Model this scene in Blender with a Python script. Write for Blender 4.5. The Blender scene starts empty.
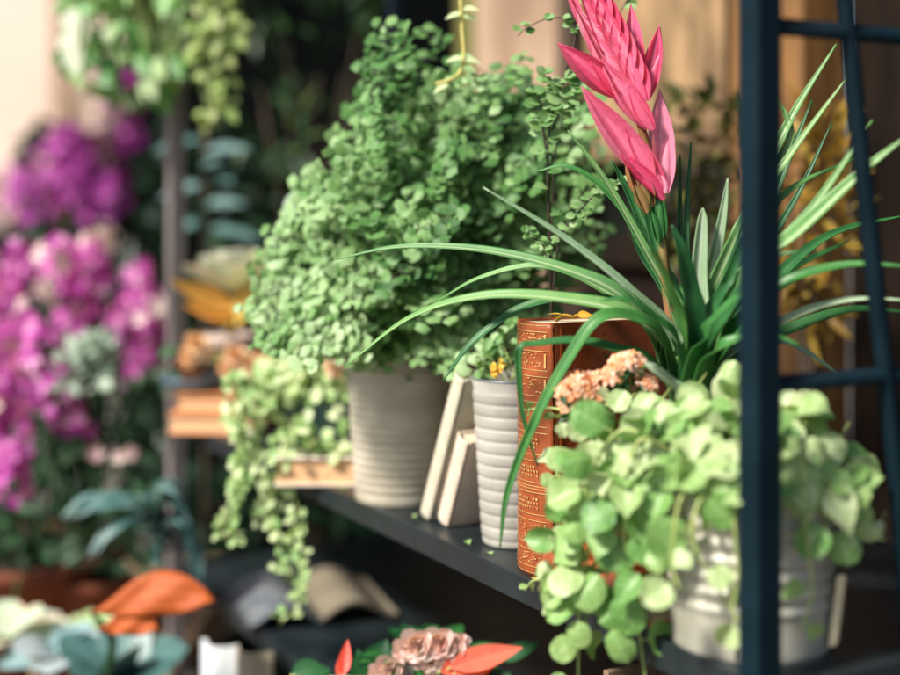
import bpy, math, random
from mathutils import Vector, Matrix
random.seed(7)
R = math.radians
scn = bpy.context.scene
COL = scn.collection
F = 1350.0; CX = 450.0; HY = 212.0
def P(x, y, Y): return Vector(((x-CX)/F*Y, Y, (HY-y)/F*Y))
U = Vector((-0.473, 0.881, 0.0)).normalized()      # along the shelf, away from the viewer
V = Vector((0.881, 0.473, 0.0)).normalized()       # into the shelf
CORNER = Vector((0.222, 0.967, 0.0))
SH = -0.34
def S(t, v, z=0.0): return CORNER + U*t + V*v + Vector((0, 0, z))
UP = Vector((0, 0, 1))
def rv(a=1.0): return Vector((random.uniform(-a, a), random.uniform(-a, a), random.uniform(-a, a)))
def ru(a, b): return random.uniform(a, b)

# ------------------------------------------------------------------ materials
def new_mat(name):
    m = bpy.data.materials.new(name); m.use_nodes = True
    nt = m.node_tree; nt.nodes.clear()
    return m, nt, nt.nodes, nt.links
def ramp(nd, cols, interp='LINEAR'):
    r = nd.new('ShaderNodeValToRGB'); r.color_ramp.interpolation = interp
    e = r.color_ramp.elements
    n = len(cols)
    for i, c in enumerate(cols):
        pos = i/(n-1) if n > 1 else 0
        if i < 2: el = e[i]; el.position = pos
        else: el = e.new(pos)
        el.color = (*c, 1)
    e[0].position = 0
    if n > 1: e[1].position = 1/(n-1)
    return r
def leaf_mat(name, cols, rough=0.42, trans=0.3, rib=0.25, stripes=0.0, stripe_col=(0.6, 0.62, 0.4), spec=0.4, bump=0.25, tip=None, edge=None, veins=0.0, nscale=60):
    m, nt, nd, lk = new_mat(name)
    at = nd.new('ShaderNodeAttribute'); at.attribute_name = 'tint'
    geo = nd.new('ShaderNodeNewGeometry')
    nz = nd.new('ShaderNodeTexNoise'); nz.inputs['Scale'].default_value = nscale; nz.inputs['Detail'].default_value = 4
    lk.new(geo.outputs['Position'], nz.inputs['Vector'])
    ad = nd.new('ShaderNodeMath'); ad.operation = 'MULTIPLY_ADD'; ad.inputs[1].default_value = 0.5; ad.inputs[2].default_value = -0.25
    lk.new(nz.outputs['Fac'], ad.inputs[0])
    a2 = nd.new('ShaderNodeMath'); a2.operation = 'ADD'; a2.use_clamp = True
    lk.new(at.outputs['Fac'], a2.inputs[0]); lk.new(ad.outputs[0], a2.inputs[1])
    rp = ramp(nd, cols); lk.new(a2.outputs[0], rp.inputs[0])
    col = rp.outputs[0]
    uv = nd.new('ShaderNodeUVMap'); sp = nd.new('ShaderNodeSeparateXYZ'); lk.new(uv.outputs[0], sp.inputs[0])
    def mixc(fac, a, bcol):
        mx = nd.new('ShaderNodeMix'); mx.data_type = 'RGBA'
        lk.new(fac, mx.inputs[0]); lk.new(a, mx.inputs[6]); mx.inputs[7].default_value = (*bcol, 1)
        return mx.outputs[2]
    # distance from the midrib
    s1 = nd.new('ShaderNodeMath'); s1.operation = 'SUBTRACT'; s1.inputs[1].default_value = 0.5; lk.new(sp.outputs[0], s1.inputs[0])
    ab = nd.new('ShaderNodeMath'); ab.operation = 'ABSOLUTE'; lk.new(s1.outputs[0], ab.inputs[0])
    if rib > 0:
        mr = nd.new('ShaderNodeMapRange'); mr.inputs[1].default_value = 0.02; mr.inputs[2].default_value = 0.07; mr.inputs[3].default_value = rib; mr.inputs[4].default_value = 0
        lk.new(ab.outputs[0], mr.inputs[0])
        c = cols[-1]; col = mixc(mr.outputs[0], col, tuple(min(1, k*1.35+0.03) for k in c))
    if veins > 0:
        m1 = nd.new('ShaderNodeMath'); m1.operation = 'MULTIPLY'; m1.inputs[1].default_value = -14; lk.new(ab.outputs[0], m1.inputs[0])
        m2 = nd.new('ShaderNodeMath'); m2.operation = 'MULTIPLY_ADD'; m2.inputs[1].default_value = 34; lk.new(sp.outputs[1], m2.inputs[0]); lk.new(m1.outputs[0], m2.inputs[2])
        m3 = nd.new('ShaderNodeMath'); m3.operation = 'SINE'; lk.new(m2.outputs[0], m3.inputs[0])
        mr = nd.new('ShaderNodeMapRange'); mr.inputs[1].default_value = .55; mr.inputs[2].default_value = 1; mr.inputs[3].default_value = 0; mr.inputs[4].default_value = veins
        lk.new(m3.outputs[0], mr.inputs[0]); col = mixc(mr.outputs[0], col, tuple(min(1, k*1.2+.05) for k in cols[-1]))
    if edge:
        mr = nd.new('ShaderNodeMapRange'); mr.inputs[1].default_value = 0.36; mr.inputs[2].default_value = 0.47; mr.inputs[3].default_value = 0; mr.inputs[4].default_value = 0.85
        lk.new(ab.outputs[0], mr.inputs[0]); col = mixc(mr.outputs[0], col, edge)
    if tip:
        mr = nd.new('ShaderNodeMapRange'); mr.inputs[1].default_value = 0.62; mr.inputs[2].default_value = 1.0; mr.inputs[3].default_value = 0; mr.inputs[4].default_value = 0.9
        lk.new(sp.outputs[1], mr.inputs[0]); col = mixc(mr.outputs[0], col, tip)
    if stripes > 0:
        wv = nd.new('ShaderNodeMath'); wv.operation = 'MULTIPLY'; wv.inputs[1].default_value = 44; lk.new(sp.outputs[0], wv.inputs[0])
        sn = nd.new('ShaderNodeMath'); sn.operation = 'SINE'; lk.new(wv.outputs[0], sn.inputs[0])
        mr = nd.new('ShaderNodeMapRange'); mr.inputs[1].default_value = 0.1; mr.inputs[2].default_value = 1; mr.inputs[3].default_value = 0; mr.inputs[4].default_value = stripes*0.5
        lk.new(sn.outputs[0], mr.inputs[0]); col = mixc(mr.outputs[0], col, stripe_col)
        mr = nd.new('ShaderNodeMapRange'); mr.inputs[1].default_value = 0.03; mr.inputs[2].default_value = 0.16; mr.inputs[3].default_value = stripes; mr.inputs[4].default_value = 0
        lk.new(ab.outputs[0], mr.inputs[0]); col = mixc(mr.outputs[0], col, stripe_col)
    b = nd.new('ShaderNodeBsdfPrincipled'); b.inputs['Roughness'].default_value = rough
    b.inputs['Specular IOR Level'].default_value = spec
    lk.new(col, b.inputs['Base Color'])
    n2 = nd.new('ShaderNodeTexNoise'); n2.inputs['Scale'].default_value = 220; n2.inputs['Detail'].default_value = 3
    lk.new(geo.outputs['Position'], n2.inputs['Vector'])
    bp = nd.new('ShaderNodeBump'); bp.inputs['Strength'].default_value = bump; bp.inputs['Distance'].default_value = 0.0015
    lk.new(n2.outputs['Fac'], bp.inputs['Height']); lk.new(bp.outputs[0], b.inputs['Normal'])
    out = nd.new('ShaderNodeOutputMaterial')
    if trans > 0:
        tr = nd.new('ShaderNodeBsdfTranslucent')
        g = nd.new('ShaderNodeMix'); g.data_type = 'RGBA'; g.blend_type = 'MULTIPLY'; g.inputs[0].default_value = 1; g.inputs[7].default_value = (1.0, 1.0, 0.55, 1)
        lk.new(col, g.inputs[6]); lk.new(g.outputs[2], tr.inputs[0])
        mx = nd.new('ShaderNodeMixShader'); mx.inputs[0].default_value = trans
        lk.new(b.outputs[0], mx.inputs[1]); lk.new(tr.outputs[0], mx.inputs[2]); lk.new(mx.outputs[0], out.inputs[0])
    else: lk.new(b.outputs[0], out.inputs[0])
    return m
def mat(name, c1, c2=None, scale=20, rough=0.5, rough2=None, metal=0.0, bump=0.2, bscale=None, dist=0.001, spec=0.5, detail=6, stretch=(1, 1, 1), coat=0.0):
    m, nt, nd, lk = new_mat(name)
    c2 = c2 or c1
    tc = nd.new('ShaderNodeTexCoord'); mp = nd.new('ShaderNodeMapping'); mp.inputs['Scale'].default_value = stretch
    lk.new(tc.outputs['Object'], mp.inputs[0])
    nz = nd.new('ShaderNodeTexNoise'); nz.inputs['Scale'].default_value = scale; nz.inputs['Detail'].default_value = detail; nz.inputs['Roughness'].default_value = 0.6
    lk.new(mp.outputs[0], nz.inputs['Vector'])
    rp = nd.new('ShaderNodeValToRGB'); e = rp.color_ramp.elements
    e[0].position = 0.32; e[1].position = 0.68; e[0].color = (*c1, 1); e[1].color = (*c2, 1)
    lk.new(nz.outputs['Fac'], rp.inputs[0])
    b = nd.new('ShaderNodeBsdfPrincipled'); b.inputs['Metallic'].default_value = metal
    b.inputs['Specular IOR Level'].default_value = spec; b.inputs['Coat Weight'].default_value = coat
    lk.new(rp.outputs[0], b.inputs['Base Color'])
    mr = nd.new('ShaderNodeMapRange'); mr.inputs[1].default_value = 0.3; mr.inputs[2].default_value = 0.7; mr.inputs[3].default_value = rough; mr.inputs[4].default_value = rough2 if rough2 is not None else rough+0.12
    lk.new(nz.outputs['Fac'], mr.inputs[0]); lk.new(mr.outputs[0], b.inputs['Roughness'])
    n2 = nd.new('ShaderNodeTexNoise'); n2.inputs['Scale'].default_value = bscale or scale*6; n2.inputs['Detail'].default_value = 5
    lk.new(mp.outputs[0], n2.inputs['Vector'])
    bp = nd.new('ShaderNodeBump'); bp.inputs['Strength'].default_value = bump; bp.inputs['Distance'].default_value = dist
    lk.new(n2.outputs['Fac'], bp.inputs['Height']); lk.new(bp.outputs[0], b.inputs['Normal'])
    out = nd.new('ShaderNodeOutputMaterial'); lk.new(b.outputs[0], out.inputs[0])
    return m
def pages_mat(name, c1, c2, freq=900, axis=2):
    m, nt, nd, lk = new_mat(name)
    tc = nd.new('ShaderNodeTexCoord'); mp = nd.new('ShaderNodeMapping'); s = [6, 6, 6]; s[axis] = freq
    mp.inputs['Scale'].default_value = s; lk.new(tc.outputs['Object'], mp.inputs[0])
    nz = nd.new('ShaderNodeTexNoise'); nz.inputs['Scale'].default_value = 1; nz.inputs['Detail'].default_value = 3; lk.new(mp.outputs[0], nz.inputs['Vector'])
    rp = nd.new('ShaderNodeValToRGB'); e = rp.color_ramp.elements; e[0].position = .35; e[1].position = .65; e[0].color = (*c1, 1); e[1].color = (*c2, 1)
    lk.new(nz.outputs['Fac'], rp.inputs[0])
    b = nd.new('ShaderNodeBsdfPrincipled'); b.inputs['Roughness'].default_value = .85; lk.new(rp.outputs[0], b.inputs['Base Color'])
    bp = nd.new('ShaderNodeBump'); bp.inputs['Strength'].default_value = .4; bp.inputs['Distance'].default_value = .0005
    lk.new(nz.outputs['Fac'], bp.inputs['Height']); lk.new(bp.outputs[0], b.inputs['Normal'])
    out = nd.new('ShaderNodeOutputMaterial'); lk.new(b.outputs[0], out.inputs[0])
    return m

M = {}
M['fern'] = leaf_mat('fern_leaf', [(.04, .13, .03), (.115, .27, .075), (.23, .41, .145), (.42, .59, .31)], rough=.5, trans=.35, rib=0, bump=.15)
M['fernstem'] = mat('fern_stem', (.02, .012, .01), (.05, .03, .02), rough=.4)
M['creeper'] = leaf_mat('creeper_leaf', [(.05, .17, .035), (.15, .34, .08), (.31, .48, .16), (.55, .64, .36)], rough=.42, trans=.28, rib=.12, bump=.7, spec=.5, veins=.12, nscale=110)  # pale ramp end paints highlights, dark end shade, through the leaf tint
M['creepstem'] = mat('creeper_stem', (.25, .38, .10), (.42, .45, .16), scale=80, rough=.5)
M['brom'] = leaf_mat('bromeliad_leaf', [(.008, .055, .018), (.02, .11, .03), (.05, .20, .045), (.12, .29, .06)], rough=.42, trans=.18, rib=0, stripes=.0, bump=.12)
M['bromstripe'] = leaf_mat('striped_bromeliad_leaf', [(.02, .10, .03), (.05, .19, .05), (.11, .30, .07), (.20, .37, .10)], rough=.42, trans=.22, rib=0, stripes=.62, stripe_col=(.52, .62, .36), bump=.12)
M['brompale'] = leaf_mat('pale_bromeliad_leaf', [(.10, .22, .10), (.24, .38, .20), (.40, .52, .34)], rough=.4, trans=.2, rib=0, stripes=.5, stripe_col=(.72, .76, .66))
M['bract'] = leaf_mat('pink_bract', [(.58, .04, .10), (.76, .08, .19), (.84, .17, .31), (.88, .34, .46)], rough=.38, trans=.25, rib=.12, bump=.35, nscale=22)
M['bractpale'] = leaf_mat('pale_pink_bract', [(.75, .22, .36), (.85, .36, .50), (.88, .48, .58)], rough=.4, trans=.3, rib=.1)
M['spike'] = mat('flower_stalk', (.10, .14, .03), (.35, .10, .05), scale=30, rough=.5)
M['trail'] = leaf_mat('trailing_leaf', [(.12, .29, .08), (.28, .46, .16), (.50, .64, .30), (.70, .77, .50)], rough=.5, trans=.3, rib=.2)
M['yellowvine'] = leaf_mat('yellow_green_leaf', [(.22, .38, .10), (.44, .56, .20), (.66, .72, .40)], rough=.5, trans=.35, rib=.2)
M['ivy'] = leaf_mat('hanging_leaf', [(.05, .20, .04), (.14, .34, .08), (.34, .50, .20), (.70, .74, .60)], rough=.45, trans=.3, rib=.3)
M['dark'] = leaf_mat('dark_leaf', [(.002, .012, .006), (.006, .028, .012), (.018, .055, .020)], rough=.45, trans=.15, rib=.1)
M['teal'] = leaf_mat('teal_leaf', [(.03, .09, .09), (.07, .16, .15), (.16, .27, .26)], rough=.4, trans=.12, rib=.2)
M['grey'] = leaf_mat('grey_green_leaf', [(.10, .17, .12), (.20, .29, .21), (.42, .50, .40)], rough=.6, trans=.15, rib=.1)
M['stock'] = leaf_mat('shrub_leaf', [(.01, .05, .02), (.03, .10, .04), (.08, .18, .08)], rough=.5, trans=.2, rib=.1)
M['magenta'] = leaf_mat('magenta_petal', [(.42, .03, .34), (.62, .08, .50), (.76, .20, .62), (.84, .50, .72)], rough=.6, trans=.35, rib=0)
M['palepetal'] = leaf_mat('pale_petal', [(.72, .42, .50), (.80, .62, .62), (.85, .76, .70)], rough=.6, trans=.3, rib=0)
M['peach'] = leaf_mat('peach_petal', [(.84, .30, .09), (.90, .44, .22), (.92, .55, .38), (.93, .68, .54)], rough=.5, trans=.3, rib=.1)
M['pinkrose'] = leaf_mat('rose_petal', [(.90, .58, .56), (.92, .72, .69), (.93, .82, .80)], rough=.5, trans=.3, rib=0)
M['coral'] = leaf_mat('coral_petal', [(.60, .04, .03), (.75, .10, .06), (.82, .24, .15)], rough=.45, trans=.25, rib=.2)
M['palepeach'] = leaf_mat('pale_peach_petal', [(.92, .54, .28), (.93, .66, .42), (.94, .78, .60)], rough=.6, trans=.15, rib=0)
M['yellow'] = leaf_mat('yellow_petal', [(.75, .42, .05), (.85, .60, .10)], rough=.5, trans=.3, rib=0)
M['orangeleaf'] = leaf_mat('orange_leaf', [(.32, .05, .008), (.52, .11, .015), (.66, .18, .03)], rough=.6, trans=.22, rib=.2, veins=.12, bump=.6, nscale=30)
M['succ'] = leaf_mat('succulent_leaf', [(.44, .55, .38), (.58, .66, .50), (.72, .74, .64)], rough=.5, trans=.2, rib=0, edge=(.74, .50, .34))
M['succ_orange'] = leaf_mat('orange_edged_leaf', [(.20, .36, .10), (.55, .44, .10), (.80, .36, .08)], rough=.5, trans=.2, rib=.1, edge=(.85, .36, .05))
M['icy'] = leaf_mat('icy_blue_leaf', [(.16, .30, .32), (.30, .42, .44), (.52, .58, .60)], rough=.4, trans=.15, rib=.1)
M['twig'] = mat('twig_bark', (.04, .025, .015), (.09, .06, .035), scale=60, rough=.7)
M['ystem'] = mat('yellow_stem', (.52, .45, .10), (.62, .55, .20), scale=60, rough=.45)
M['soil'] = mat('potting_soil', (.015, .010, .007), (.05, .035, .025), scale=120, rough=.95, bump=1, dist=.004)
M['post'] = mat('blue_black_paint', (.0015, .0085, .0145), (.0040, .0150, .0230), scale=18, rough=.45, rough2=.7, spec=.10, bump=.25, bscale=260, dist=.0006)
M['board'] = mat('charcoal_sheet_metal', (.006, .011, .013), (.016, .023, .027), scale=14, rough=.3, rough2=.55, spec=.35, bump=.15, bscale=180, dist=.0006)
M['farpost'] = mat('grey_lit_post', (.10, .09, .09), (.26, .22, .22), scale=9, rough=.5, stretch=(3, 3, .4))  # grey streaks paint the lit look of the far post into its colour
M['cream'] = mat('cream_glazed_clay', (.34, .30, .225), (.50, .46, .37), scale=14, rough=.6, bump=.35, bscale=240, dist=.0012, stretch=(1, 1, 2.5))
M['white'] = mat('white_enamel', (.30, .285, .25), (.43, .41, .365), scale=18, rough=.42, bump=.2, bscale=120)
M['galv'] = mat('galvanised_zinc', (.34, .33, .275), (.52, .50, .42), scale=22, rough=.42, rough2=.6, metal=.35, bump=.2, bscale=90, detail=8)
M['rim'] = mat('grey_metal_rim', (.16, .19, .21), (.28, .31, .33), rough=.35, metal=.6)
M['terra'] = mat('terracotta', (.34, .10, .04), (.50, .17, .075), scale=16, rough=.8, bump=.3)
M['terradark'] = mat('dark_terracotta', (.16, .045, .02), (.24, .07, .03), scale=16, rough=.8, bump=.3)
M['pinkpot'] = mat('pink_grey_clay', (.48, .36, .32), (.60, .47, .42), scale=14, rough=.7)
M['bluepot'] = mat('blue_grey_glaze', (.05, .11, .16), (.13, .22, .28), scale=14, rough=.35)
M['amberpot'] = mat('whitewashed_plaster', (.62, .58, .52), (.72, .69, .62), scale=10, rough=.7)
M['cover'] = mat('chestnut_leather', (.20, .042, .012), (.30, .070, .020), scale=30, rough=.3, rough2=.42, bump=.5, bscale=420, dist=.0008, coat=.15)
M['spine'] = mat('orange_tan_leather', (.20, .042, .010), (.34, .080, .020), scale=60, rough=.34, rough2=.48, bump=.5, bscale=420, dist=.0008)
M['gilt'] = mat('gold_leaf', (.72, .36, .10), (.90, .58, .24), scale=160, rough=.35, metal=.55, bump=.3)
M['paper'] = pages_mat('book_pages', (.52, .42, .27), (.70, .60, .42))
M['paper_side'] = pages_mat('upright_pages', (.55, .47, .34), (.70, .63, .48), axis=0)
M['peachpaper'] = pages_mat('tanned_pages', (.66, .36, .18), (.80, .52, .30))
M['cloth'] = mat('beige_book_cloth', (.48, .44, .33), (.58, .54, .42), scale=50, rough=.85, bump=.4, bscale=600)
M['pinkcloth'] = mat('pink_beige_book_cloth', (.58, .46, .36), (.68, .56, .45), scale=50, rough=.85, bump=.4, bscale=600)
M['orangecloth'] = mat('orange_book_cloth', (.58, .22, .07), (.70, .32, .13), scale=40, rough=.7)
M['whitecover'] = mat('pale_book_cover', (.72, .62, .52), (.82, .74, .66), scale=20, rough=.6)
M['printed'] = mat('printed_page', (.12, .15, .19), (.34, .36, .38), scale=38, rough=.6, bump=0)
M['page'] = mat('blank_page', (.42, .45, .48), (.56, .58, .60), scale=12, rough=.75, bump=.05)
M['agedpage'] = mat('aged_page', (.26, .22, .15), (.36, .31, .22), scale=12, rough=.8, bump=.05)
M['wood'] = mat('weathered_wood', (.16, .10, .06), (.30, .20, .12), scale=7, rough=.75, stretch=(1, 8, 1))
M['stick'] = mat('pale_birch_wood', (.62, .50, .30), (.76, .66, .44), scale=40, rough=.6)
M['amber'] = mat('amber_varnished_wood', (.09, .040, .012), (.26, .125, .035), scale=6, rough=.5, stretch=(5, 5, .7))
M['umber'] = mat('dark_stained_wood', (.006, .004, .003), (.022, .013, .008), scale=3, rough=.8, stretch=(5, 5, .7), spec=.1)
M['black'] = mat('black_interior_tone', (.0005, .0010, .0010), (.0010, .0018, .0018), scale=4, rough=.9, bump=.1, spec=.02)  # near-black colour stands in for the darkness of an open interior
M['stone'] = mat('pinkish_stone', (.22, .14, .085), (.42, .29, .20), scale=7, rough=.85, bump=.3, bscale=30, dist=.004, stretch=(1, 1, .35), detail=3)
M['reflection'] = mat('painted_gold_reflection', (.06, .032, .012), (.42, .27, .14), scale=9, rough=.9, stretch=(1.6, 1.6, .5), detail=3)  # mottled brown and gold paint the window glass reflection into the colour
M['pinkwall'] = mat('pale_pink_stucco', (.74, .55, .44), (.82, .67, .57), scale=.9, rough=.9, bump=.3, bscale=25, dist=.01)
M['pave'] = mat('stone_paving', (.10, .09, .08), (.20, .18, .16), scale=5, rough=.85, bump=.4, bscale=40, dist=.004)
M['cord'] = mat('jute_cord', (.22, .15, .07), (.36, .26, .13), scale=200, rough=.9)
def glass_mat():
    m, nt, nd, lk = new_mat('shop_glass')
    b = nd.new('ShaderNodeBsdfPrincipled'); b.inputs['Base Color'].default_value = (.012, .014, .012, 1); b.inputs['Roughness'].default_value = .12
    tc = nd.new('ShaderNodeTexCoord'); nz = nd.new('ShaderNodeTexNoise'); nz.inputs['Scale'].default_value = 3; lk.new(tc.outputs['Object'], nz.inputs['Vector'])
    bp = nd.new('ShaderNodeBump'); bp.inputs['Strength'].default_value = .1; lk.new(nz.outputs['Fac'], bp.inputs['Height']); lk.new(bp.outputs[0], b.inputs['Normal'])
    o = nd.new('ShaderNodeOutputMaterial'); lk.new(b.outputs[0], o.inputs[0]); return m
M['glass'] = glass_mat()

# ------------------------------------------------------------------ mesh builder
class MB:
    def __init__(s): s.v = []; s.f = []; s.uv = []; s.t = []
    def quad(s, idx, t): s.f.append(tuple(idx)); s.t.append(t)
    def add(s, p, uv=(0.5, 0.5)): s.v.append(tuple(p)); s.uv.append(uv); return len(s.v)-1
    def build(s, name, m, parent=None, smooth=True, bevel=0.0):
        me = bpy.data.meshes.new(name)
        org = parent.matrix_world.translation.copy() if parent is not None else Vector((0, 0, 0))
        if parent is not None: org = parent['_o'] and Vector(parent['_o'])
        if parent is None and s.v:
            n = len(s.v); org = Vector((sum(a[0] for a in s.v)/n, sum(a[1] for a in s.v)/n, min(a[2] for a in s.v)))
        me.from_pydata([(a[0]-org[0], a[1]-org[1], a[2]-org[2]) for a in s.v], [], s.f)
        ul = me.uv_layers.new(name='UVMap')
        for l in me.loops: ul.data[l.index].uv = s.uv[l.vertex_index]
        at = me.attributes.new('tint', 'FLOAT', 'FACE')
        for i, t in enumerate(s.t): at.data[i].value = t
        if smooth:
            for p in me.polygons: p.use_smooth = True
        me.materials.append(m); me.update()
        o = bpy.data.objects.new(name, me); COL.objects.link(o)
        if parent is not None:
            o.parent = parent; o['_o'] = list(org)
        else:
            o.location = org; o['_o'] = list(org)
        if bevel:
            b = o.modifiers.new('bevel', 'BEVEL'); b.width = bevel; b.segments = 2; b.limit_method = 'ANGLE'
        return o
    # a box from centre, half axes
    def box(s, c, ax, ay, az, t=.5):
        i = len(s.v)
        for k in ((-1, -1, -1), (1, -1, -1), (1, 1, -1), (-1, 1, -1), (-1, -1, 1), (1, -1, 1), (1, 1, 1), (-1, 1, 1)):
            s.add(c+ax*k[0]+ay*k[1]+az*k[2])
        for q in ((0, 3, 2, 1), (4, 5, 6, 7), (0, 1, 5, 4), (1, 2, 6, 5), (2, 3, 7, 6), (3, 0, 4, 7)): s.quad([i+a for a in q], t)
    def tube(s, pts, r0, r1=None, n=7, t=.5, caps=True):
        r1 = r0 if r1 is None else r1
        rings = []; k = len(pts)
        ref = Vector((.3, .5, .81)).normalized()
        for i, p in enumerate(pts):
            d = (pts[min(i+1, k-1)]-pts[max(i-1, 0)]).normalized()
            a = d.cross(ref)
            if a.length < .05: a = d.cross(Vector((1, 0, 0)))
            a.normalize(); b = d.cross(a)
            r = r0+(r1-r0)*i/(k-1)
            rings.append([s.add(p+(a*math.cos(q)+b*math.sin(q))*r, (q/6.283, i/(k-1))) for q in [6.2832*j/n for j in range(n)]])
        for i in range(k-1):
            for j in range(n): s.quad((rings[i][j], rings[i][(j+1) % n], rings[i+1][(j+1) % n], rings[i+1][j]), t)
        if caps:
            s.quad(rings[0][::-1], t); s.quad(rings[-1], t)
    def lathe(s, c, prof, n=64, t=.5, close=False):
        rings = []
        for (r, z) in prof: rings.append([s.add(c+Vector((r*math.cos(6.28318*j/n), r*math.sin(6.28318*j/n), z)), (j/n, z)) for j in range(n)])
        for i in range(len(prof)-1):
            for j in range(n): s.quad((rings[i][j], rings[i][(j+1) % n], rings[i+1][(j+1) % n], rings[i+1][j]), t)
        if close: s.quad(rings[0][::-1], t); s.quad(rings[-1], t)
    def leaf(s, p, d, n, L, W, shape='ovate', fold=.15, curl=.15, t=None, nl=6, nw=2, wave=0.0):
        t = random.random() if t is None else t
        d = d.normalized(); side = d.cross(n)
        if side.length < .02: side = d.cross(Vector((.2, 1, .1)))
        side.normalize(); n = side.cross(d).normalized()
        ph = random.random()*6
        rows = []
        for i in range(nl+1):
            q = i/nl
            if shape == 'round': w = math.sqrt(max(0, 1-(2*q-1)**2))**.85
            elif shape == 'ovate': w = math.sin(math.pi*q**.72)**.9 if q < 1 else 0
            elif shape == 'lance': w = math.sin(math.pi*q**.8)**.8*(1-.3*q) if q < 1 else 0
            elif shape == 'bractshape': w = math.sin(math.pi*(.10+.40*min(1, q/.42)))*(1 if q < .42 else max(.02, 1-((q-.42)/.58)**1.9))
            elif shape == 'petal': w = math.sin(math.pi*(.08+.84*q)**1.35)
            elif shape == 'spoon': w = .25+.75*math.sin(math.pi*min(1, q**1.4*.93)) if q < 1 else .25
            else: w = math.sin(math.pi*q)
            w = max(w, .04)
            row = []
            for j in range(-nw, nw+1):
                a = j/nw
                wz = wave*W*math.sin(ph+q*11+a*3)*abs(a)
                x = p+d*(L*(q-(0.10*q*q*abs(curl))))+side*(W*.5*w*a)+n*(fold*W*w*abs(a)**(2.1 if shape == 'bractshape' else 1.5)-curl*L*q*q+wz)
                row.append(s.add(x, (.5+a*.5*min(1, w+.25), q)))
            rows.append(row)
        for i in range(nl):
            for j in range(2*nw): s.quad((rows[i][j], rows[i][j+1], rows[i+1][j+1], rows[i+1][j]), t)
    def fan(s, p, d, n, L, t, k=8, span=1.25):
        d = d.normalized(); side = d.cross(n)
        if side.length < .02: side = d.cross(Vector((.3, 1, .1)))
        side.normalize(); n = side.cross(d).normalized()
        b = s.add(p, (.5, 0)); prev = prevm = None
        lob = random.choice((2, 3, 3)); ph = random.random(); bend = ru(-.25, .35)
        for i in range(k+1):
            a = -span+2*span*i/k
            q = abs(a)/span
            r = L*(1-.22*q**3)*(1+.09*math.cos(lob*3.14159*(i/k)*2+ph))
            dr = d*math.cos(a)+side*math.sin(a)
            o = s.add(p+dr*r-n*bend*L*.35, (i/k, 1)); m = s.add(p+dr*r*.55+n*L*.06, (i/k, .5))
            if prev is not None:
                s.quad((b, prevm, m), t); s.quad((prevm, prev, o, m), t)
            prev, prevm = o, m
def smooth_pts(pts, n=8):
    out = []
    q = [pts[0]+(pts[0]-pts[1])]+list(pts)+[pts[-1]+(pts[-1]-pts[-2])]
    for i in range(1, len(q)-2):
        p0, p1, p2, p3 = q[i-1], q[i], q[i+1], q[i+2]
        for k in range(n):
            t = k/n
            out.append(.5*((2*p1)+(p2-p0)*t+(2*p0-5*p1+4*p2-p3)*t*t+(3*p1-p0-3*p2+p3)*t**3))
    out.append(pts[-1]); return out

def thing(name, label, cat, loc=(0, 0, 0), group=None, kind=None):
    o = bpy.data.objects.new(name, None); COL.objects.link(o); o.location = loc; o.empty_display_size = .02
    o['_o'] = list(loc); tag(o, label, cat, group, kind); return o
def tag(o, label=None, cat=None, group=None, kind=None):
    if label: o['label'] = label
    if cat: o['category'] = cat
    if group: o['group'] = group
    if kind: o['kind'] = kind
    return o
def ribs(r0, r1, h, z0, z1, n, amp, sharp=1.0, per=8):
    """outer wall profile from the bottom (r0) to the top (r1), ridges between z0 and z1"""
    pr = []
    steps = n*per
    pr.append((r0*.90, 0)); pr.append((r0-.0015, 0)); pr.append((r0, .002))
    if z0 > .004: pr.append((r0+(r1-r0)*z0/h, z0-.002))
    for i in range(steps+1):
        z = z0+(z1-z0)*i/steps; r = r0+(r1-r0)*z/h
        a = abs(math.sin(math.pi*n*i/steps))**sharp
        pr.append((r+amp*(a-.5), z))
    return pr
def pot(parent, c, r0, r1, h, m, n=12, amp=.001, z0=.01, z1=None, sharp=.6, rim=None, rimr=.0022, name='pot', soil=True):
    z1 = z1 if z1 is not None else h-.006
    b = MB(); pr = ribs(r0, r1, h, z0, z1, n, amp, sharp)
    pr += [(r1+.0005, h-.002), (r1, h), (r1-.0025, h), (r1-.003, h-.004), ((r0+r1)/2-.003, h*.5)]
    b.lathe(c, pr); b.quad([len(b.v)-64+i for i in range(64)], .5)
    po = b.build(name, m, parent)
    q = MB(); k = 14
    q.lathe(c, [(r1+rimr*math.cos(6.2832*j/k), h+rimr*.6*math.sin(6.2832*j/k)) for j in range(k+1)], n=64)
    q.build('rim', rim or m, po)
    if soil:
        q = MB(); ce = q.add(c+Vector((0, 0, h-.014))); ring = [q.add(c+Vector(((r1-.004)*math.cos(6.2832*j/40), (r1-.004)*math.sin(6.2832*j/40), h-.016+ru(-.001, .001)))) for j in range(40)]
        for j in range(40): q.quad((ce, ring[j], ring[(j+1) % 40]), .5)
        q.build('soil', M['soil'], parent)
    return po
def plain_pot(parent, c, r0, r1, h, m, name='pot', lip=.0):
    b = MB(); pr = [(r0*.9, 0), (r0, 0), (r0+(r1-r0)*.8, h*.8)]
    if lip: pr += [(r1, h*.8+.001), (r1+lip, h*.82), (r1+lip, h*.98), (r1+lip-.002, h)]
    else: pr += [(r1, h)]
    pr += [(r1-.005, h), (r1-.007, h*.9), (r0, h*.5)]
    b.lathe(c, pr, n=48); b.quad([len(b.v)-48+i for i in range(48)], .5)
    b.build(name, m, parent)
    q = MB(); q.lathe(c, [(r1-.006, h*.9), (.001, h*.92)], n=32); q.build('soil', M['soil'], parent)

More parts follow.
